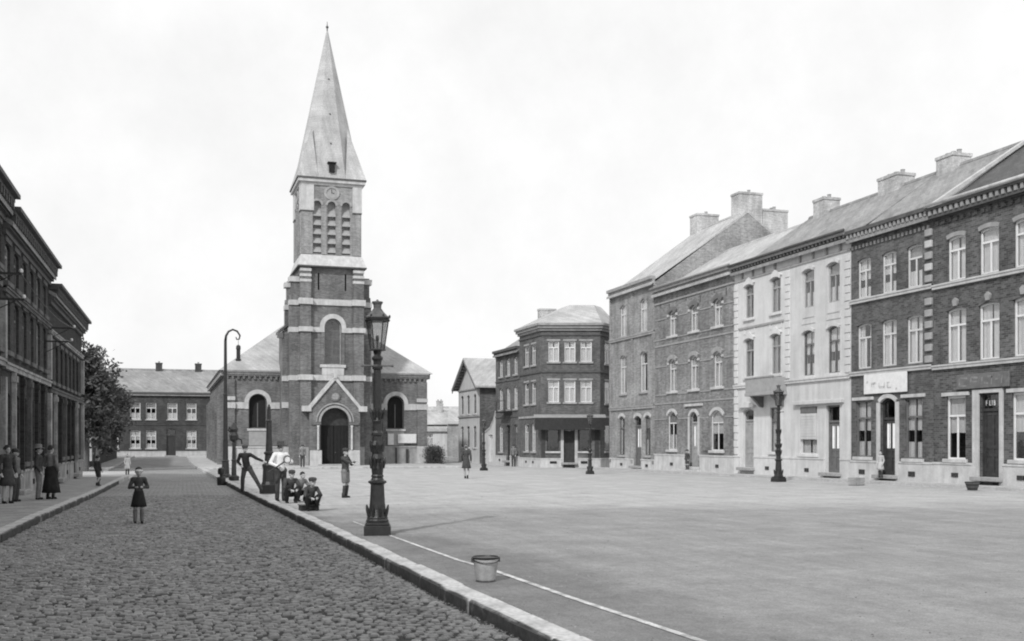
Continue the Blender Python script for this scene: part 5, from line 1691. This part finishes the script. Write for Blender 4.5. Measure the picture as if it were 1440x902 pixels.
# ------------------------------------------------------------------ lamps and small street furniture
def gas_lamp(label, loc, rz, group):
    t = thing('street_lamp', label, 'street lamp', loc, rz, group)
    MB().box(-.24, .24, -.24, .24, -.06, .17, .012).box(-.215, .215, -.215, .215, .172, .225, .01).build('base_block', 'iron', t)
    MB().lathe([(.2, .226), (.205, .26), (.185, .29), (.19, .31), (.175, .34), (.15, .45), (.135, .6), (.125, .8), (.12, .9), (.135, .92), (.165, .94), (.165, .97), (.12, .99), (.1, 1.03), (.115, 1.06), (.1, 1.09)], 16, flute=.045, nf=1).build('pedestal', 'iron', t, smooth=False)
    MB().lathe([(.098, 1.091), (.11, 1.2), (.092, 1.3), (.115, 1.38), (.095, 1.46), (.1, 1.55), (.118, 1.62), (.09, 1.7), (.086, 1.78), (.105, 1.8), (.105, 1.84), (.082, 1.88), (.08, 2.0), (.095, 2.06), (.078, 2.12), (.074, 2.6), (.066, 2.98), (.09, 3.0), (.095, 3.04), (.07, 3.08), (.075, 3.14), (.1, 3.18), (.1, 3.21), (.06, 3.26), (.08, 3.33)], 16, flute=.06, nf=1).build('shaft', 'iron', t)
    # acanthus leaves cast round the shaft
    m_ = MB()
    for zz, rr_, nn in ((1.2, .1, 6), (1.5, .1, 6), (2.1, .085, 6), (.34, .165, 8)):
        for i in range(nn):
            a = 2 * PI * i / nn + zz
            c, s = math.cos(a), math.sin(a)
            pts = [(rr_ * c, rr_ * s, zz), ((rr_ + .03) * c, (rr_ + .03) * s, zz + .12), ((rr_ + .045) * c, (rr_ + .045) * s, zz + .2)]
            m_.tube(pts, [.03, .026, .008], 5)
    q = m_.build('cast_leaves', 'iron', t)
    lb = MB().tube([(-.26, 0, 3.06), (.26, 0, 3.06)], .014, 8).ball((-.27, 0, 3.06), .026, .026, .026, 8, 6).ball((.27, 0, 3.06), .026, .026, .026, 8, 6)
    lb.build('ladder_bar', 'iron_worn', t)
    # lantern: six tapering panes in a frame
    zb_, zt_, rb, rt = 3.36, 3.88, .125, .20
    L = MB().lathe([(rb + .02, 3.33), (rb + .03, 3.345), (rb + .02, 3.36)], 6)
    hexa = [math.radians(60 * i) for i in range(6)]
    for a in hexa:
        L.tube([(rb * math.cos(a), rb * math.sin(a), zb_), (rt * math.cos(a), rt * math.sin(a), zt_)], .011, 6)
    L.lathe([(rt - .005, zt_ - .02), (rt + .02, zt_ - .02), (rt + .03, zt_ + .01), (rt + .005, zt_ + .035), (rt - .03, zt_ + .03)], 6)
    ln = L.build('lantern', 'iron', t)
    for i in range(6):
        a, b = hexa[i], hexa[(i + 1) % 6]
        q1_, q2_ = rb - .004, rt - .006
        v_ = [(q1_ * math.cos(a), q1_ * math.sin(a), zb_), (q1_ * math.cos(b), q1_ * math.sin(b), zb_), (q2_ * math.cos(b), q2_ * math.sin(b), zt_ - .02), (q2_ * math.cos(a), q2_ * math.sin(a), zt_ - .02)]
        MB().add(v_ + [(x * .975, y * .975, z) for x, y, z in v_], [(0, 1, 2, 3), (7, 6, 5, 4)]).build('glass_pane', 'lampglass', ln)
    MB().lathe([(rt + .03, zt_ + .036), (rt + .035, zt_ + .06), (rt - .02, zt_ + .09), (rt - .08, zt_ + .15), (.085, zt_ + .20)], 6).build('lantern_roof', 'iron_worn', ln)
    MB().lathe([(.085, zt_ + .201), (.07, zt_ + .22), (.075, zt_ + .28), (.1, zt_ + .32), (.1, zt_ + .34), (.03, zt_ + .35), (.012, zt_ + .38)], 12).build('vent_cap', 'iron_worn', ln)
    m_ = MB()
    for a in hexa:
        m_.ball(((rt + .02) * math.cos(a), (rt + .02) * math.sin(a), zt_ + .075), .02, .02, .03, 6, 5)
    q = m_.build('crest', 'iron', ln); q['kind'] = 'stuff'
    MB().lathe([(.012, zb_), (.012, zb_ + .14), (.03, zb_ + .16), (.03, zb_ + .23), (.012, zb_ + .25)], 8).build('burner', 'iron_worn', ln)
    return t
LG = 'cast-iron gas lamps round the square'
lamp = gas_lamp('tall black gas lamp with square lantern beside the kerb, largest of the lamps', (3.36, 19.2, 0), -.173 , LG)
dup(lamp, (24.9, 41.2, gz(41)), .2, 'gas lamp standing before the white stucco house with the balcony', 1.0)
dup(lamp, (21.95, 56.3, gz(56)), -.1, 'gas lamp in front of the cafe awning of the corner building', .84)
dup(lamp, (18.8, 67.3, gz(67)), .3, 'short gas lamp before the gabled house and garden wall, farthest of the gas lamps', .82)

# headless lamp post near the boys
t = thing('iron_post', 'tapering black iron post with heavy pedestal and no lantern among the group at the kerb', 'post', (2.75, 36.7, gz(36.7)))
MB().box(-.3, .3, -.3, .3, -.06, .3, .02).lathe([(.26, .301), (.22, .4), (.2, .8), (.23, .95), (.2, 1.0)], 12, flute=.04, nf=1).build('pedestal', 'iron', t)
MB().lathe([(.16, 1.0), (.14, 1.3), (.18, 1.33), (.18, 1.38), (.12, 1.42), (.1, 1.9), (.09, 2.4), (.12, 2.43), (.07, 2.5), (.055, 2.9), (.02, 3.0)], 14, flute=.05, nf=1).build('shaft', 'iron', t)
# swan-neck lamp
t = thing('swan_neck_lamp', 'very tall slim lamp post with curled swan neck and hanging lantern left of the church', 'street lamp', (2.05, 56.4, gz(56.4)))
MB().lathe([(.26, -.05), (.26, .14), (.2, .2), (.17, .8), (.2, .86), (.14, .92), (.13, 1.9), (.15, 1.94)], 14).build('pedestal', 'iron', t, smooth=False)
MB().lathe([(.115, 1.94), (.1, 4.2), (.125, 4.25), (.09, 4.3), (.07, 7.0)], 12).build('pole', 'iron', t, smooth=False)
arc = [(0, 0, 7.0), (0.03, 0, 7.25), (.15, 0, 7.47), (.36, 0, 7.58), (.58, 0, 7.5), (.72, 0, 7.28), (.68, 0, 7.1), (.56, 0, 7.08), (.52, 0, 7.2)]
MB().tube(arc, [.07, .06, .055, .05, .05, .045, .04, .035, .03], 9).build('neck', 'iron', t, smooth=True)
hl = MB().tube([(.64, 0, 7.08), (.64, 0, 6.8)], .012, 6).lathe([(.05, 6.8), (.11, 6.74), (.12, 6.6), (.1, 6.55), (.1, 6.1), (.15, 6.06), (.15, 6.0), (.09, 5.97)], 12, (.64, 0)).build('hanging_lantern', 'iron', t)
# slim post with a bulky head
t = thing('street_pump', 'slim black iron post with a knotted bulky head by the kerb left of the church', 'post', (2.25, 51.4, gz(51.4)))
MB().lathe([(.24, -.05), (.24, .2), (.12, .26), (.1, .9), (.14, .95), (.09, 1.0), (.075, 1.8)], 12).build('shaft', 'iron', t)
MB().lathe([(.08, 1.8), (.2, 1.9), (.22, 2.1), (.16, 2.25), (.2, 2.4), (.12, 2.58), (.05, 2.7)], 10).tube([(.1, 0, 2.0), (.34, 0, 1.9), (.36, 0, 1.7)], .04, 6).tube([(-.1, 0, 2.2), (-.25, 0, 2.35), (-.2, 0, 2.5)], .035, 6).build('head', 'iron', t)
# dark bollard on the kerb
t = thing('bollard', 'short dark waisted bollard on the kerb left of the group', 'bollard', (1.5, 45.8, gz(45.8) + .1))
MB().lathe([(.17, -.12), (.18, .18), (.16, .22), (.07, .24), (.06, .32)], 12).build('foot', 'iron', t)
MB().lathe([(.06, .32), (.13, .34), (.15, .44), (.13, .58), (.05, .62)], 12).build('head', 'iron', t)
# zinc bucket
t = thing('bucket', 'dented pale zinc bucket with dark rim standing on the white line', 'bucket', (3.5, 12.45, 0))
n_ = 28
prof = [(.112, .003), (.118, .02), (.12, .03), (.13, .10), (.136, .13), (.139, .15), (.152, .24), (.158, .285), (.15, .285), (.145, .24), (.11, .03)]
bm_ = MB().lathe(prof, n_)
bm_.v = [(x * (1 + .03 * math.sin(3 * math.atan2(y, x) + z * 9)), y * (1 + .04 * math.cos(2 * math.atan2(y, x) + z * 5)), z) for x, y, z in bm_.v]
bm_.build('pail', 'zinc', t, smooth=True)
MB().lathe([(.16, .272), (.168, .28), (.168, .296), (.155, .299), (.15, .285)], 28).build('rim', 'iron', t, smooth=False)
MB().lathe([(.121, 0), (.124, .015), (.119, .016)], 24).build('foot_ring', 'iron_worn', t)
arc = [(.165 * math.cos(a), .04 + .1 * math.sin(a) * .9, .27 + .0 * a - .14 * math.sin(a)) for a in [PI * i / 12 for i in range(13)]]
arc = [(.17 * math.cos(a), -.165 * math.sin(a), .28 - .05 * math.sin(a)) for a in [PI * i / 14 for i in range(15)]]
MB().tube(arc, .005, 6).build('handle', 'iron', t)
for s in (-1, 1): MB().box(s * .165 - .012, s * .165 + .012, -.02, .02, .23, .285).build('ear', 'iron_worn', t)
# tub and crate along the right-hand pavement
t = thing('tub', 'dark tapered tub standing on the square before the dark signboard house', 'tub', (26.4, 30.95, gz(31)))
MB().lathe([(.16, 0), (.26, .3), (.235, .3), (.15, .05)], 14).build('staves', 'wood_dark', t)
MB().lathe([(.2, .1), (.215, .14), (.2, .145)], 14).lathe([(.245, .23), (.258, .27), (.24, .275)], 14).build('hoops', 'iron_worn', t)
t = thing('crate', 'grey wooden crate standing before the house with the white signboard', 'crate', (25.5, 36.4, gz(36)), .3)
for i in range(3):
    for s in (-1, 1):
        MB().box(-.27, .27, s * .19 - .012, s * .19 + .012, .02 + i * .1, .1 + i * .1).build('slat', 'stone_dull', t)
        MB().box(s * .27 - .012, s * .27 + .012, -.177, .177, .02 + i * .1, .1 + i * .1).build('slat', 'stone_dull', t)
MB().box(-.258, .258, -.178, .178, 0, .02).build('bottom', 'mid_paint', t)
# ------------------------------------------------------------------ people
REMESH = []
def soft(mb, name, mt, parent, vox):
    o = mb.build(name, mt, parent)
    r = o.modifiers.new('remesh', 'REMESH'); r.mode = 'VOXEL'; r.voxel_size = vox
    s = o.modifiers.new('smooth', 'SMOOTH'); s.iterations = 3; s.factor = .5
    REMESH.append(o)
    return o

def V(*a): return Vector(a)
def person(label, loc, rz, H, top='cloth_dark', bottom='cloth_dark', kind='trousers', hat=None, hair='hair', pose=None, child=False, legs='skin', apron=None, hatband=None, sleeves=True, lean=None, collar=None):
    """faces local -y; the pose gives joints in metres of a 1.7 m figure"""
    s = H / 1.7
    t = thing('person', label, 'person', loc, rz, None)
    J = dict(pelvis=V(0, 0, .93), chest=V(0, 0, 1.25), neck=V(0, .01, 1.43), head=V(0, -.01, 1.58),
             shL=V(.17, .01, 1.38), shR=V(-.17, .01, 1.38), elL=V(.23, .04, 1.1), elR=V(-.23, .04, 1.1), haL=V(.22, -.08, .88), haR=V(-.22, -.08, .88),
             hiL=V(.085, 0, .9), hiR=V(-.085, 0, .9), knL=V(.1, -.02, .5), knR=V(-.1, -.02, .5), anL=V(.1, .02, .085), anR=V(-.1, .02, .085))
    for a, b in (pose or {}).items(): J[a] = V(*b)
    lim = 1.2 if child else 1.0
    hs = 1.22 if child else 1.0          # a child's head is larger for its height
    if child:
        J['head'] = J['neck'] + (J['head'] - J['neck']) * 1.12
    def P(k): return J[k] * s
    b = MB()
    up = (J['neck'] - J['pelvis']).normalized()
    b.capsule(P('pelvis'), P('pelvis') + up * .12 * s, .115 * s, .1 * s, 12)
    b.capsule(P('chest') - up * .12 * s, P('chest') + up * .06 * s, .105 * s, .115 * s, 12)
    b.capsule(P('shL'), P('shR'), .06 * s, .06 * s)
    b.capsule(P('neck') - up * .06 * s, P('head') - V(0, 0, .05) * s, .05 * s, .047 * s)
    h = P('head'); r = .095 * s * hs
    b.ball(h + V(0, .012 * s, .02 * s), r * .86, r * 1.02, r * 1.15, 14, 10)
    b.ball(h + V(0, -.03 * s, -.05 * s), r * .62, r * .7, r * .75, 12, 8)
    b.capsule(h + V(0, -r * .98, r * .12), h + V(0, -r * 1.12, -r * .18), .008 * s, .015 * s, 8)
    b.capsule(h + V(-.03 * s, -r * .97, -r * .52), h + V(.03 * s, -r * .97, -r * .52), .009 * s, .009 * s, 6)
    for q in (-1, 1):
        b.ball(h + V(q * r * .9, .015 * s, -.005 * s), .012 * s, .022 * s, .032 * s, 8, 6)
    for q in 'LR':
        b.capsule(P('sh' + q), P('el' + q), .048 * s, .038 * s)
        b.capsule(P('el' + q), P('ha' + q), .038 * s, .027 * s)
        d = (P('ha' + q) - P('el' + q)).normalized()
        sd = d.cross(V(0, 1, 0) if abs(d.y) < .8 else V(0, 0, 1)).normalized()
        nn = d.cross(sd)
        w = P('ha' + q)
        b.capsule(w, w + d * .07 * s, .027 * s, .034 * s, 8)
        for i, (o_, ln) in enumerate(((-.027, .062), (-.009, .075), (.009, .07), (.027, .055))):
            p0 = w + d * .085 * s + sd * o_ * s
            p1 = p0 + (d * .8 + nn * .35).normalized() * ln * .55 * s
            p2 = p1 + (d * .45 + nn * .8).normalized() * ln * .5 * s
            b.capsule(p0, p1, .0105 * s, .0095 * s, 6); b.capsule(p1, p2, .0095 * s, .008 * s, 6)
        p0 = w + d * .03 * s - sd * .03 * s
        b.capsule(p0, p0 + (d * .6 - sd * .7 + nn * .3).normalized() * .055 * s, .012 * s, .009 * s, 6)
        b.capsule(P('hi' + q), P('kn' + q), .08 * s, .055 * s * lim)
        b.capsule(P('kn' + q), P('kn' + q) * .45 + P('an' + q) * .55, .052 * s * lim, .05 * s * lim)
        b.capsule(P('kn' + q) * .6 + P('an' + q) * .4, P('an' + q), .052 * s * lim, .035 * s * lim)
    body = soft(b, 'body', 'skin', t, .0105 * max(s, .75))
    eye = cached(('eye', round(s, 2)), lambda: MB().ball((0, 0, 0), .012 * s, .008 * s, .008 * s, 8, 6).mesh('eye', 'dark'))
    for q in (-1, 1):
        put('eye', eye, t, h + V(q * r * .38, -r * .9, r * .12))
    # boots
    for q in 'LR':
        bt = MB()
        a = P('an' + q); kdir = (P('an' + q) - P('kn' + q)); kdir.z = 0
        f = V(0, -1, 0)
        bt.capsule(a + V(0, .02, -.03) * s, a + V(0, .02, .06) * s, .045 * s, .042 * s)
        bt.capsule(a + V(0, .02, -.048) * s, a + f * .12 * s + V(0, 0, -.052) * s, .037 * s, .033 * s)
        bt.box(a.x - .038 * s, a.x + .038 * s, a.y - .15 * s, a.y + .06 * s, a.z - .085 * s, a.z - .06 * s)
        soft(bt, 'boot', 'cloth_black', t, .014 * s)
    if legs != 'skin':
        st = MB()
        for q in 'LR': st.capsule(P('kn' + q) - V(0, 0, .1) * s, P('an' + q), .06 * s * lim, .048 * s * lim)
        soft(st, 'stockings', legs, t, .014 * s)
    # upper garment
    g_ = MB()
    g_.capsule(P('pelvis') + up * .02 * s, P('pelvis') + up * .16 * s, .135 * s, .122 * s, 12)
    g_.capsule(P('chest') - up * .16 * s, P('chest') + up * .07 * s, .125 * s, .135 * s, 12)
    g_.capsule(P('shL') - up * .01 * s, P('shR') - up * .01 * s, .078 * s, .078 * s)
    for q in 'LR':
        g_.capsule(P('sh' + q), P('el' + q), .068 * s, .056 * s)
        if sleeves:
            g_.capsule(P('el' + q), P('el' + q) * .12 + P('ha' + q) * .88, .055 * s, .043 * s)
    soft(g_, 'jacket' if kind != 'skirt' else 'blouse', top, t, .015 * s)
    if collar:
        MB().lathe([(.075 * s, 0), (.09 * s, .02 * s), (.07 * s, .045 * s)], 12).build('collar', collar, t, P('neck') - V(0, 0, .05 * s))
    if kind in ('trousers', 'shorts'):
        tr = MB()
        tr.capsule(P('hiL'), P('hiR'), .115 * s, .115 * s)
        for q in 'LR':
            if kind == 'trousers':
                tr.capsule(P('hi' + q), P('kn' + q), .1 * s, .078 * s); tr.capsule(P('kn' + q), P('an' + q), .077 * s, .066 * s)
            else:
                tr.capsule(P('hi' + q), P('hi' + q) * .2 + P('kn' + q) * .8, .108 * s, .1 * s)
        soft(tr, kind, bottom, t, .016 * s)
    else:
        hem = .2 if kind == 'skirt' else .52
        n = 26
        vs, fs = [], []
        c0 = P('pelvis') + up * .13 * s
        rows = [(0, .125, .115), (.1, .16, .15), (.28, .19, .18), (.5, .215, .205), (.75, .245, .235), (1.0, .275, .265)]
        zh = hem * s
        for f, rx, ry in rows:
            k_ = 1.0 if kind == 'skirt' else .86
            for i in range(n):
                a = 2 * PI * i / n
                fl_ = 1 + .05 * f * math.sin(a * 7 + 1) + .03 * f * math.sin(a * 11)
                vs.append((c0.x * (1 - f) + rx * s * k_ * math.cos(a) * fl_, c0.y * (1 - f) + ry * s * k_ * math.sin(a) * fl_, c0.z + (zh - c0.z) * f))
        for kk in range(len(rows) - 1):
            for i in range(n):
                j = (i + 1) % n
                fs.append((kk * n + i, (kk + 1) * n + i, (kk + 1) * n + j, kk * n + j))
        m_ = MB().add(vs, fs)
        o = m_.build('skirt', bottom, t, smooth=True)
        so = o.modifiers.new('thick', 'SOLIDIFY'); so.thickness = .012 * s
        if apron:
            ap = MB().add([(-.13 * s, c0.y - .14 * s, c0.z), (.13 * s, c0.y - .14 * s, c0.z), (.19 * s, -.285 * s, zh + .12 * s), (-.19 * s, -.285 * s, zh + .12 * s), (-.13 * s, c0.y - .15 * s, c0.z), (.13 * s, c0.y - .15 * s, c0.z), (.19 * s, -.3 * s, zh + .12 * s), (-.19 * s, -.3 * s, zh + .12 * s)], [(0, 1, 2, 3), (7, 6, 5, 4), (0, 4, 5, 1), (3, 2, 6, 7), (0, 3, 7, 4), (1, 5, 6, 2)])
            ap.build('apron', apron, t, fixn=True)
    # hair
    hm = MB()
    hm.ball(h + V(0, .022 * s, .042 * s), r * .93, r * 1.06, r * 1.08, 14, 9)
    if kind in ('skirt', 'dress'):
        hm.ball(h + V(0, .1 * s, .02 * s), .05 * s, .045 * s, .05 * s, 10, 7)
    hr = hm.build('hair', hair, t, smooth=True)
    for v in hr.data.vertices:      # keep the hairline off the face
        if v.co.y < h.y - r * .35 and v.co.z < h.z + r * .55:
            v.co.y = h.y - r * .3
    if hat == 'brim':
        MB().lathe([(.0, .005 * s), (.2 * s, -.012 * s), (.205 * s, 0), (.11 * s, .012 * s), (.105 * s, .1 * s), (.085 * s, .125 * s), (.0, .118 * s)], 18).build('hat', hatband or 'cloth_dark', t, h + V(0, .01 * s, r * .72), smooth=True)
    elif hat == 'cap':
        MB().lathe([(r * 1.02, -.02 * s), (r * 1.15, .02 * s), (r * 1.16, .05 * s), (r * .9, .09 * s), (.0, .105 * s)], 16).add([(-r * .8, -r * .7, 0), (r * .8, -r * .7, 0), (r * .55, -r * 1.6, -.015 * s), (-r * .55, -r * 1.6, -.015 * s), (-r * .8, -r * .7, .012 * s), (r * .8, -r * .7, .012 * s), (r * .55, -r * 1.6, -.005 * s), (-r * .55, -r * 1.6, -.005 * s)], [(0, 3, 2, 1), (4, 5, 6, 7), (2, 3, 7, 6), (0, 4, 7, 3), (1, 2, 6, 5)]).build('cap', 'cloth_dark', t, h + V(0, .01 * s, r * .55), smooth=False)
        if hatband:
            MB().lathe([(r * 1.03, -.028 * s), (r * 1.07, -.02 * s), (r * 1.07, .004 * s), (r * 1.03, .01 * s)], 16).build('headband', hatband, t, h + V(0, .01 * s, r * .5))
    elif hat == 'band':
        MB().lathe([(r * .98, -.022 * s), (r * 1.06, -.015 * s), (r * 1.05, .014 * s), (r * .96, .02 * s)], 16).build('headband', hatband, t, h + V(0, .012 * s, r * .42))
    elif hat == 'bonnet':
        MB().ball((0, 0, 0), r * 1.12, r * 1.15, r * .95, 14, 9).build('bonnet', hatband or 'cloth_white', t, h + V(0, .03 * s, r * .38), smooth=True)
    return t

# --- placement
g3 = lambda x, y, d=0.0: (x, y, gz(y) + d)
person('small dark-haired child in dark smock with a white headband standing on the cobbled road', g3(-.88, 23.2, .004), .1, 1.12, 'cloth_dark', 'cloth_black', 'dress', 'band', pose=dict(elL=(.27, .02, 1.12), elR=(-.27, .02, 1.12), haL=(.1, -.2, 1.13), haR=(-.1, -.2, 1.13)), child=True, legs='cloth_mid', hatband='cloth_white')
person('woman in long black skirt and grey blouse standing on the left pavement', g3(-3.55, 32.4, .11), 2.6, 1.5, 'cloth_mid', 'cloth_black', 'skirt', None, hair='hair', legs='cloth_mid', pose=dict(haL=(.2, -.3, 1.05), elL=(.26, .02, 1.1)))
person('person in dark jacket and pale wide hat beside the woman on the left pavement', g3(-3.85, 32.2, .11), 1.6, 1.48, 'cloth_dark', 'cloth_mid', 'trousers', 'brim', hatband='cloth_mid')
person('woman in dark dress at the left edge of the photograph by the house wall', g3(-4.35, 30.2, .11), .6, 1.5, 'cloth_dark', 'cloth_dark', 'dress', 'bonnet', hatband='cloth_dark')
person('boy in dark clothes behind the woman at the left edge by the wall', g3(-4.3, 31.2, .11), 1.2, 1.4, 'cloth_mid', 'cloth_dark', 'trousers', 'cap')
person('child in dark clothes walking along the left kerb', g3(-3.05, 42.5, .11), 2.4, 1.12, 'cloth_dark', 'cloth_dark', 'shorts', None, child=True, legs='cloth_dark', pose=dict(knL=(.1, -.12, .52), anL=(.1, -.18, .1), anR=(-.1, .16, .12)))
person('small child all in white at the corner of the side street', g3(-3.1, 65.5, -.015), .4, 1.15, 'cloth_white', 'cloth_white', 'dress', 'bonnet', child=True, legs='cloth_dark')
person('man in dark suit leaning with legs apart toward the iron post', g3(1.95, 35.3, .12), -.25, 1.55, 'cloth_black', 'cloth_dark', 'trousers', 'cap',
       pose=dict(pelvis=(0, 0, .86), chest=(-.05, -.02, 1.18), neck=(-.06, -.01, 1.37), head=(-.06, -.04, 1.51), shL=(.12, 0, 1.31), shR=(-.23, .0, 1.31), elL=(.36, -.04, 1.17), haL=(.58, -.05, 1.08), elR=(-.32, .02, 1.06), haR=(-.16, -.16, .92), hiL=(.08, 0, .84), hiR=(-.08, 0, .84), knL=(.3, -.03, .47), anL=(.5, .0, .09), knR=(-.14, -.04, .46), anR=(-.16, .03, .09)))
person('man in white shirt, dark trousers and brimmed hat standing behind the crouching boys', g3(2.68, 31.4, .0), .25, 1.66, 'cloth_white', 'cloth_dark', 'trousers', 'brim', pose=dict(elL=(.33, -.02, 1.15), haL=(.16, -.24, 1.14), elR=(-.31, .02, 1.12), haR=(-.1, -.24, 1.0)))
rk = thing('racket', 'round pale hoop on a dark handle held by the man in the white shirt', 'racket', (2.79, 31.14, gz(31) + 1.13), .3)
ring_o = [(.06 + .12 * math.cos(2 * PI * i / 20), .07 + .12 * math.sin(2 * PI * i / 20)) for i in range(20)]
ring_i = [(.06 + .085 * math.cos(2 * PI * i / 20), .07 + .085 * math.sin(2 * PI * i / 20)) for i in range(20)]
MB().ring(ring_i, ring_o, -.02, .02).build('hoop', 'cloth_mid', rk, fixn=True)
MB().prism_y(ring_i, -.01, .01).build('skin_face', 'cloth_white', rk, fixn=True)
MB().tube([(-.03, 0, .0), (-.52, 0, -.3)], .022, 7).build('handle', 'wood_dark', rk)
SIT = dict(pelvis=(0, .1, .52), chest=(0, .04, .86), neck=(0, 0, 1.04), head=(0, -.05, 1.18), shL=(.16, .02, .98), shR=(-.16, .02, .98), elL=(.25, -.1, .74), elR=(-.25, -.1, .74), haL=(.12, -.3, .62), haR=(-.12, -.3, .62),
           hiL=(.09, .08, .5), hiR=(-.09, .08, .5), knL=(.15, -.32, .52), knR=(-.15, -.32, .52), anL=(.13, -.28, .09), anR=(-.13, -.28, .09))
CROUCH = dict(pelvis=(0, .12, .3), chest=(0, 0, .6), neck=(0, -.08, .78), head=(0, -.15, .9), shL=(.16, -.05, .72), shR=(-.16, -.05, .72), elL=(.26, -.2, .5), elR=(-.26, -.2, .5), haL=(.1, -.38, .42), haR=(-.1, -.38, .42),
              hiL=(.09, .1, .29), hiR=(-.09, .1, .29), knL=(.18, -.3, .5), knR=(-.18, -.3, .5), anL=(.14, -.05, .09), anR=(-.14, -.05, .09))
person('boy in dark clothes crouching at the feet of the man in white', g3(2.85, 30.2, .0), .2, 1.5, 'cloth_dark', 'cloth_black', 'trousers', 'cap', pose=CROUCH)
person('bareheaded boy seated behind the crouching boy', g3(3.2, 31.0, .0), .5, 1.4, 'cloth_mid', 'cloth_black', 'trousers', None, pose=CROUCH)
person('boy in dark jacket sitting on a low dark box near the kerb', g3(2.98, 26.3, .0), .15, 1.3, 'cloth_dark', 'cloth_black', 'trousers', 'cap', pose=dict(CROUCH), child=True)
bx = thing('box', 'low dark wooden box that the boy near the kerb sits on', 'box', g3(2.96, 26.42, .0), .15)
MB().box(-.22, .22, -.05, .25, .0, .12, .01).build('carcass', 'wood_dark', bx)
MB().box(-.24, .24, -.07, .27, .121, .15, .008).build('lid', 'mid_paint', bx)
person('boy in pale shorts with one arm stretched out beside the tall lamp', g3(4.75, 32.8, .0), .9, 1.5, 'cloth_dark', 'cloth_mid', 'shorts', 'cap', legs='cloth_dark', pose=dict(elR=(-.28, -.2, 1.28), haR=(-.3, -.45, 1.2), elL=(.26, -.1, 1.15), haL=(.14, -.3, 1.25)))
person('man in grey standing on the pavement before the church wall', g3(8.2, 77.9, .11), -.1, 1.6, 'cloth_mid', 'cloth_dark', 'trousers', 'cap')
person('woman in long dark coat crossing the far side of the square', g3(13.3, 50.8, .0), 2.7, 1.66, 'cloth_dark', 'cloth_dark', 'dress', 'bonnet', hatband='cloth_mid', legs='cloth_pale', pose=dict(anL=(.08, -.1, .085), anR=(-.08, .12, .085)))
person('small child in pale smock standing on the doorstep under the white signboard', (28.05, 38.35, .15), -1.3, 1.1, 'cloth_pale', 'cloth_pale', 'dress', None, child=True, legs='cloth_dark')
person('person in dark coat standing against the wall of the narrow brick house', (24.95, 80.6, gz(80) + .0), -.7, 1.7, 'cloth_mid', 'cloth_dark', 'trousers', 'cap')
person('child in dark clothes standing on the steps of the brown-grey brick house', (27.95, 56.2, gz(56) + .19), -1.2, 1.15, 'cloth_dark', 'cloth_dark', 'shorts', 'cap', child=True, legs='cloth_dark')

dg = bpy.context.evaluated_depsgraph_get()
for o in REMESH:
    me = bpy.data.meshes.new_from_object(o.evaluated_get(dg))
    old = o.data
    o.modifiers.clear()
    o.data = me
    me.polygons.foreach_set('use_smooth', [True] * len(me.polygons))
    bpy.data.meshes.remove(old)
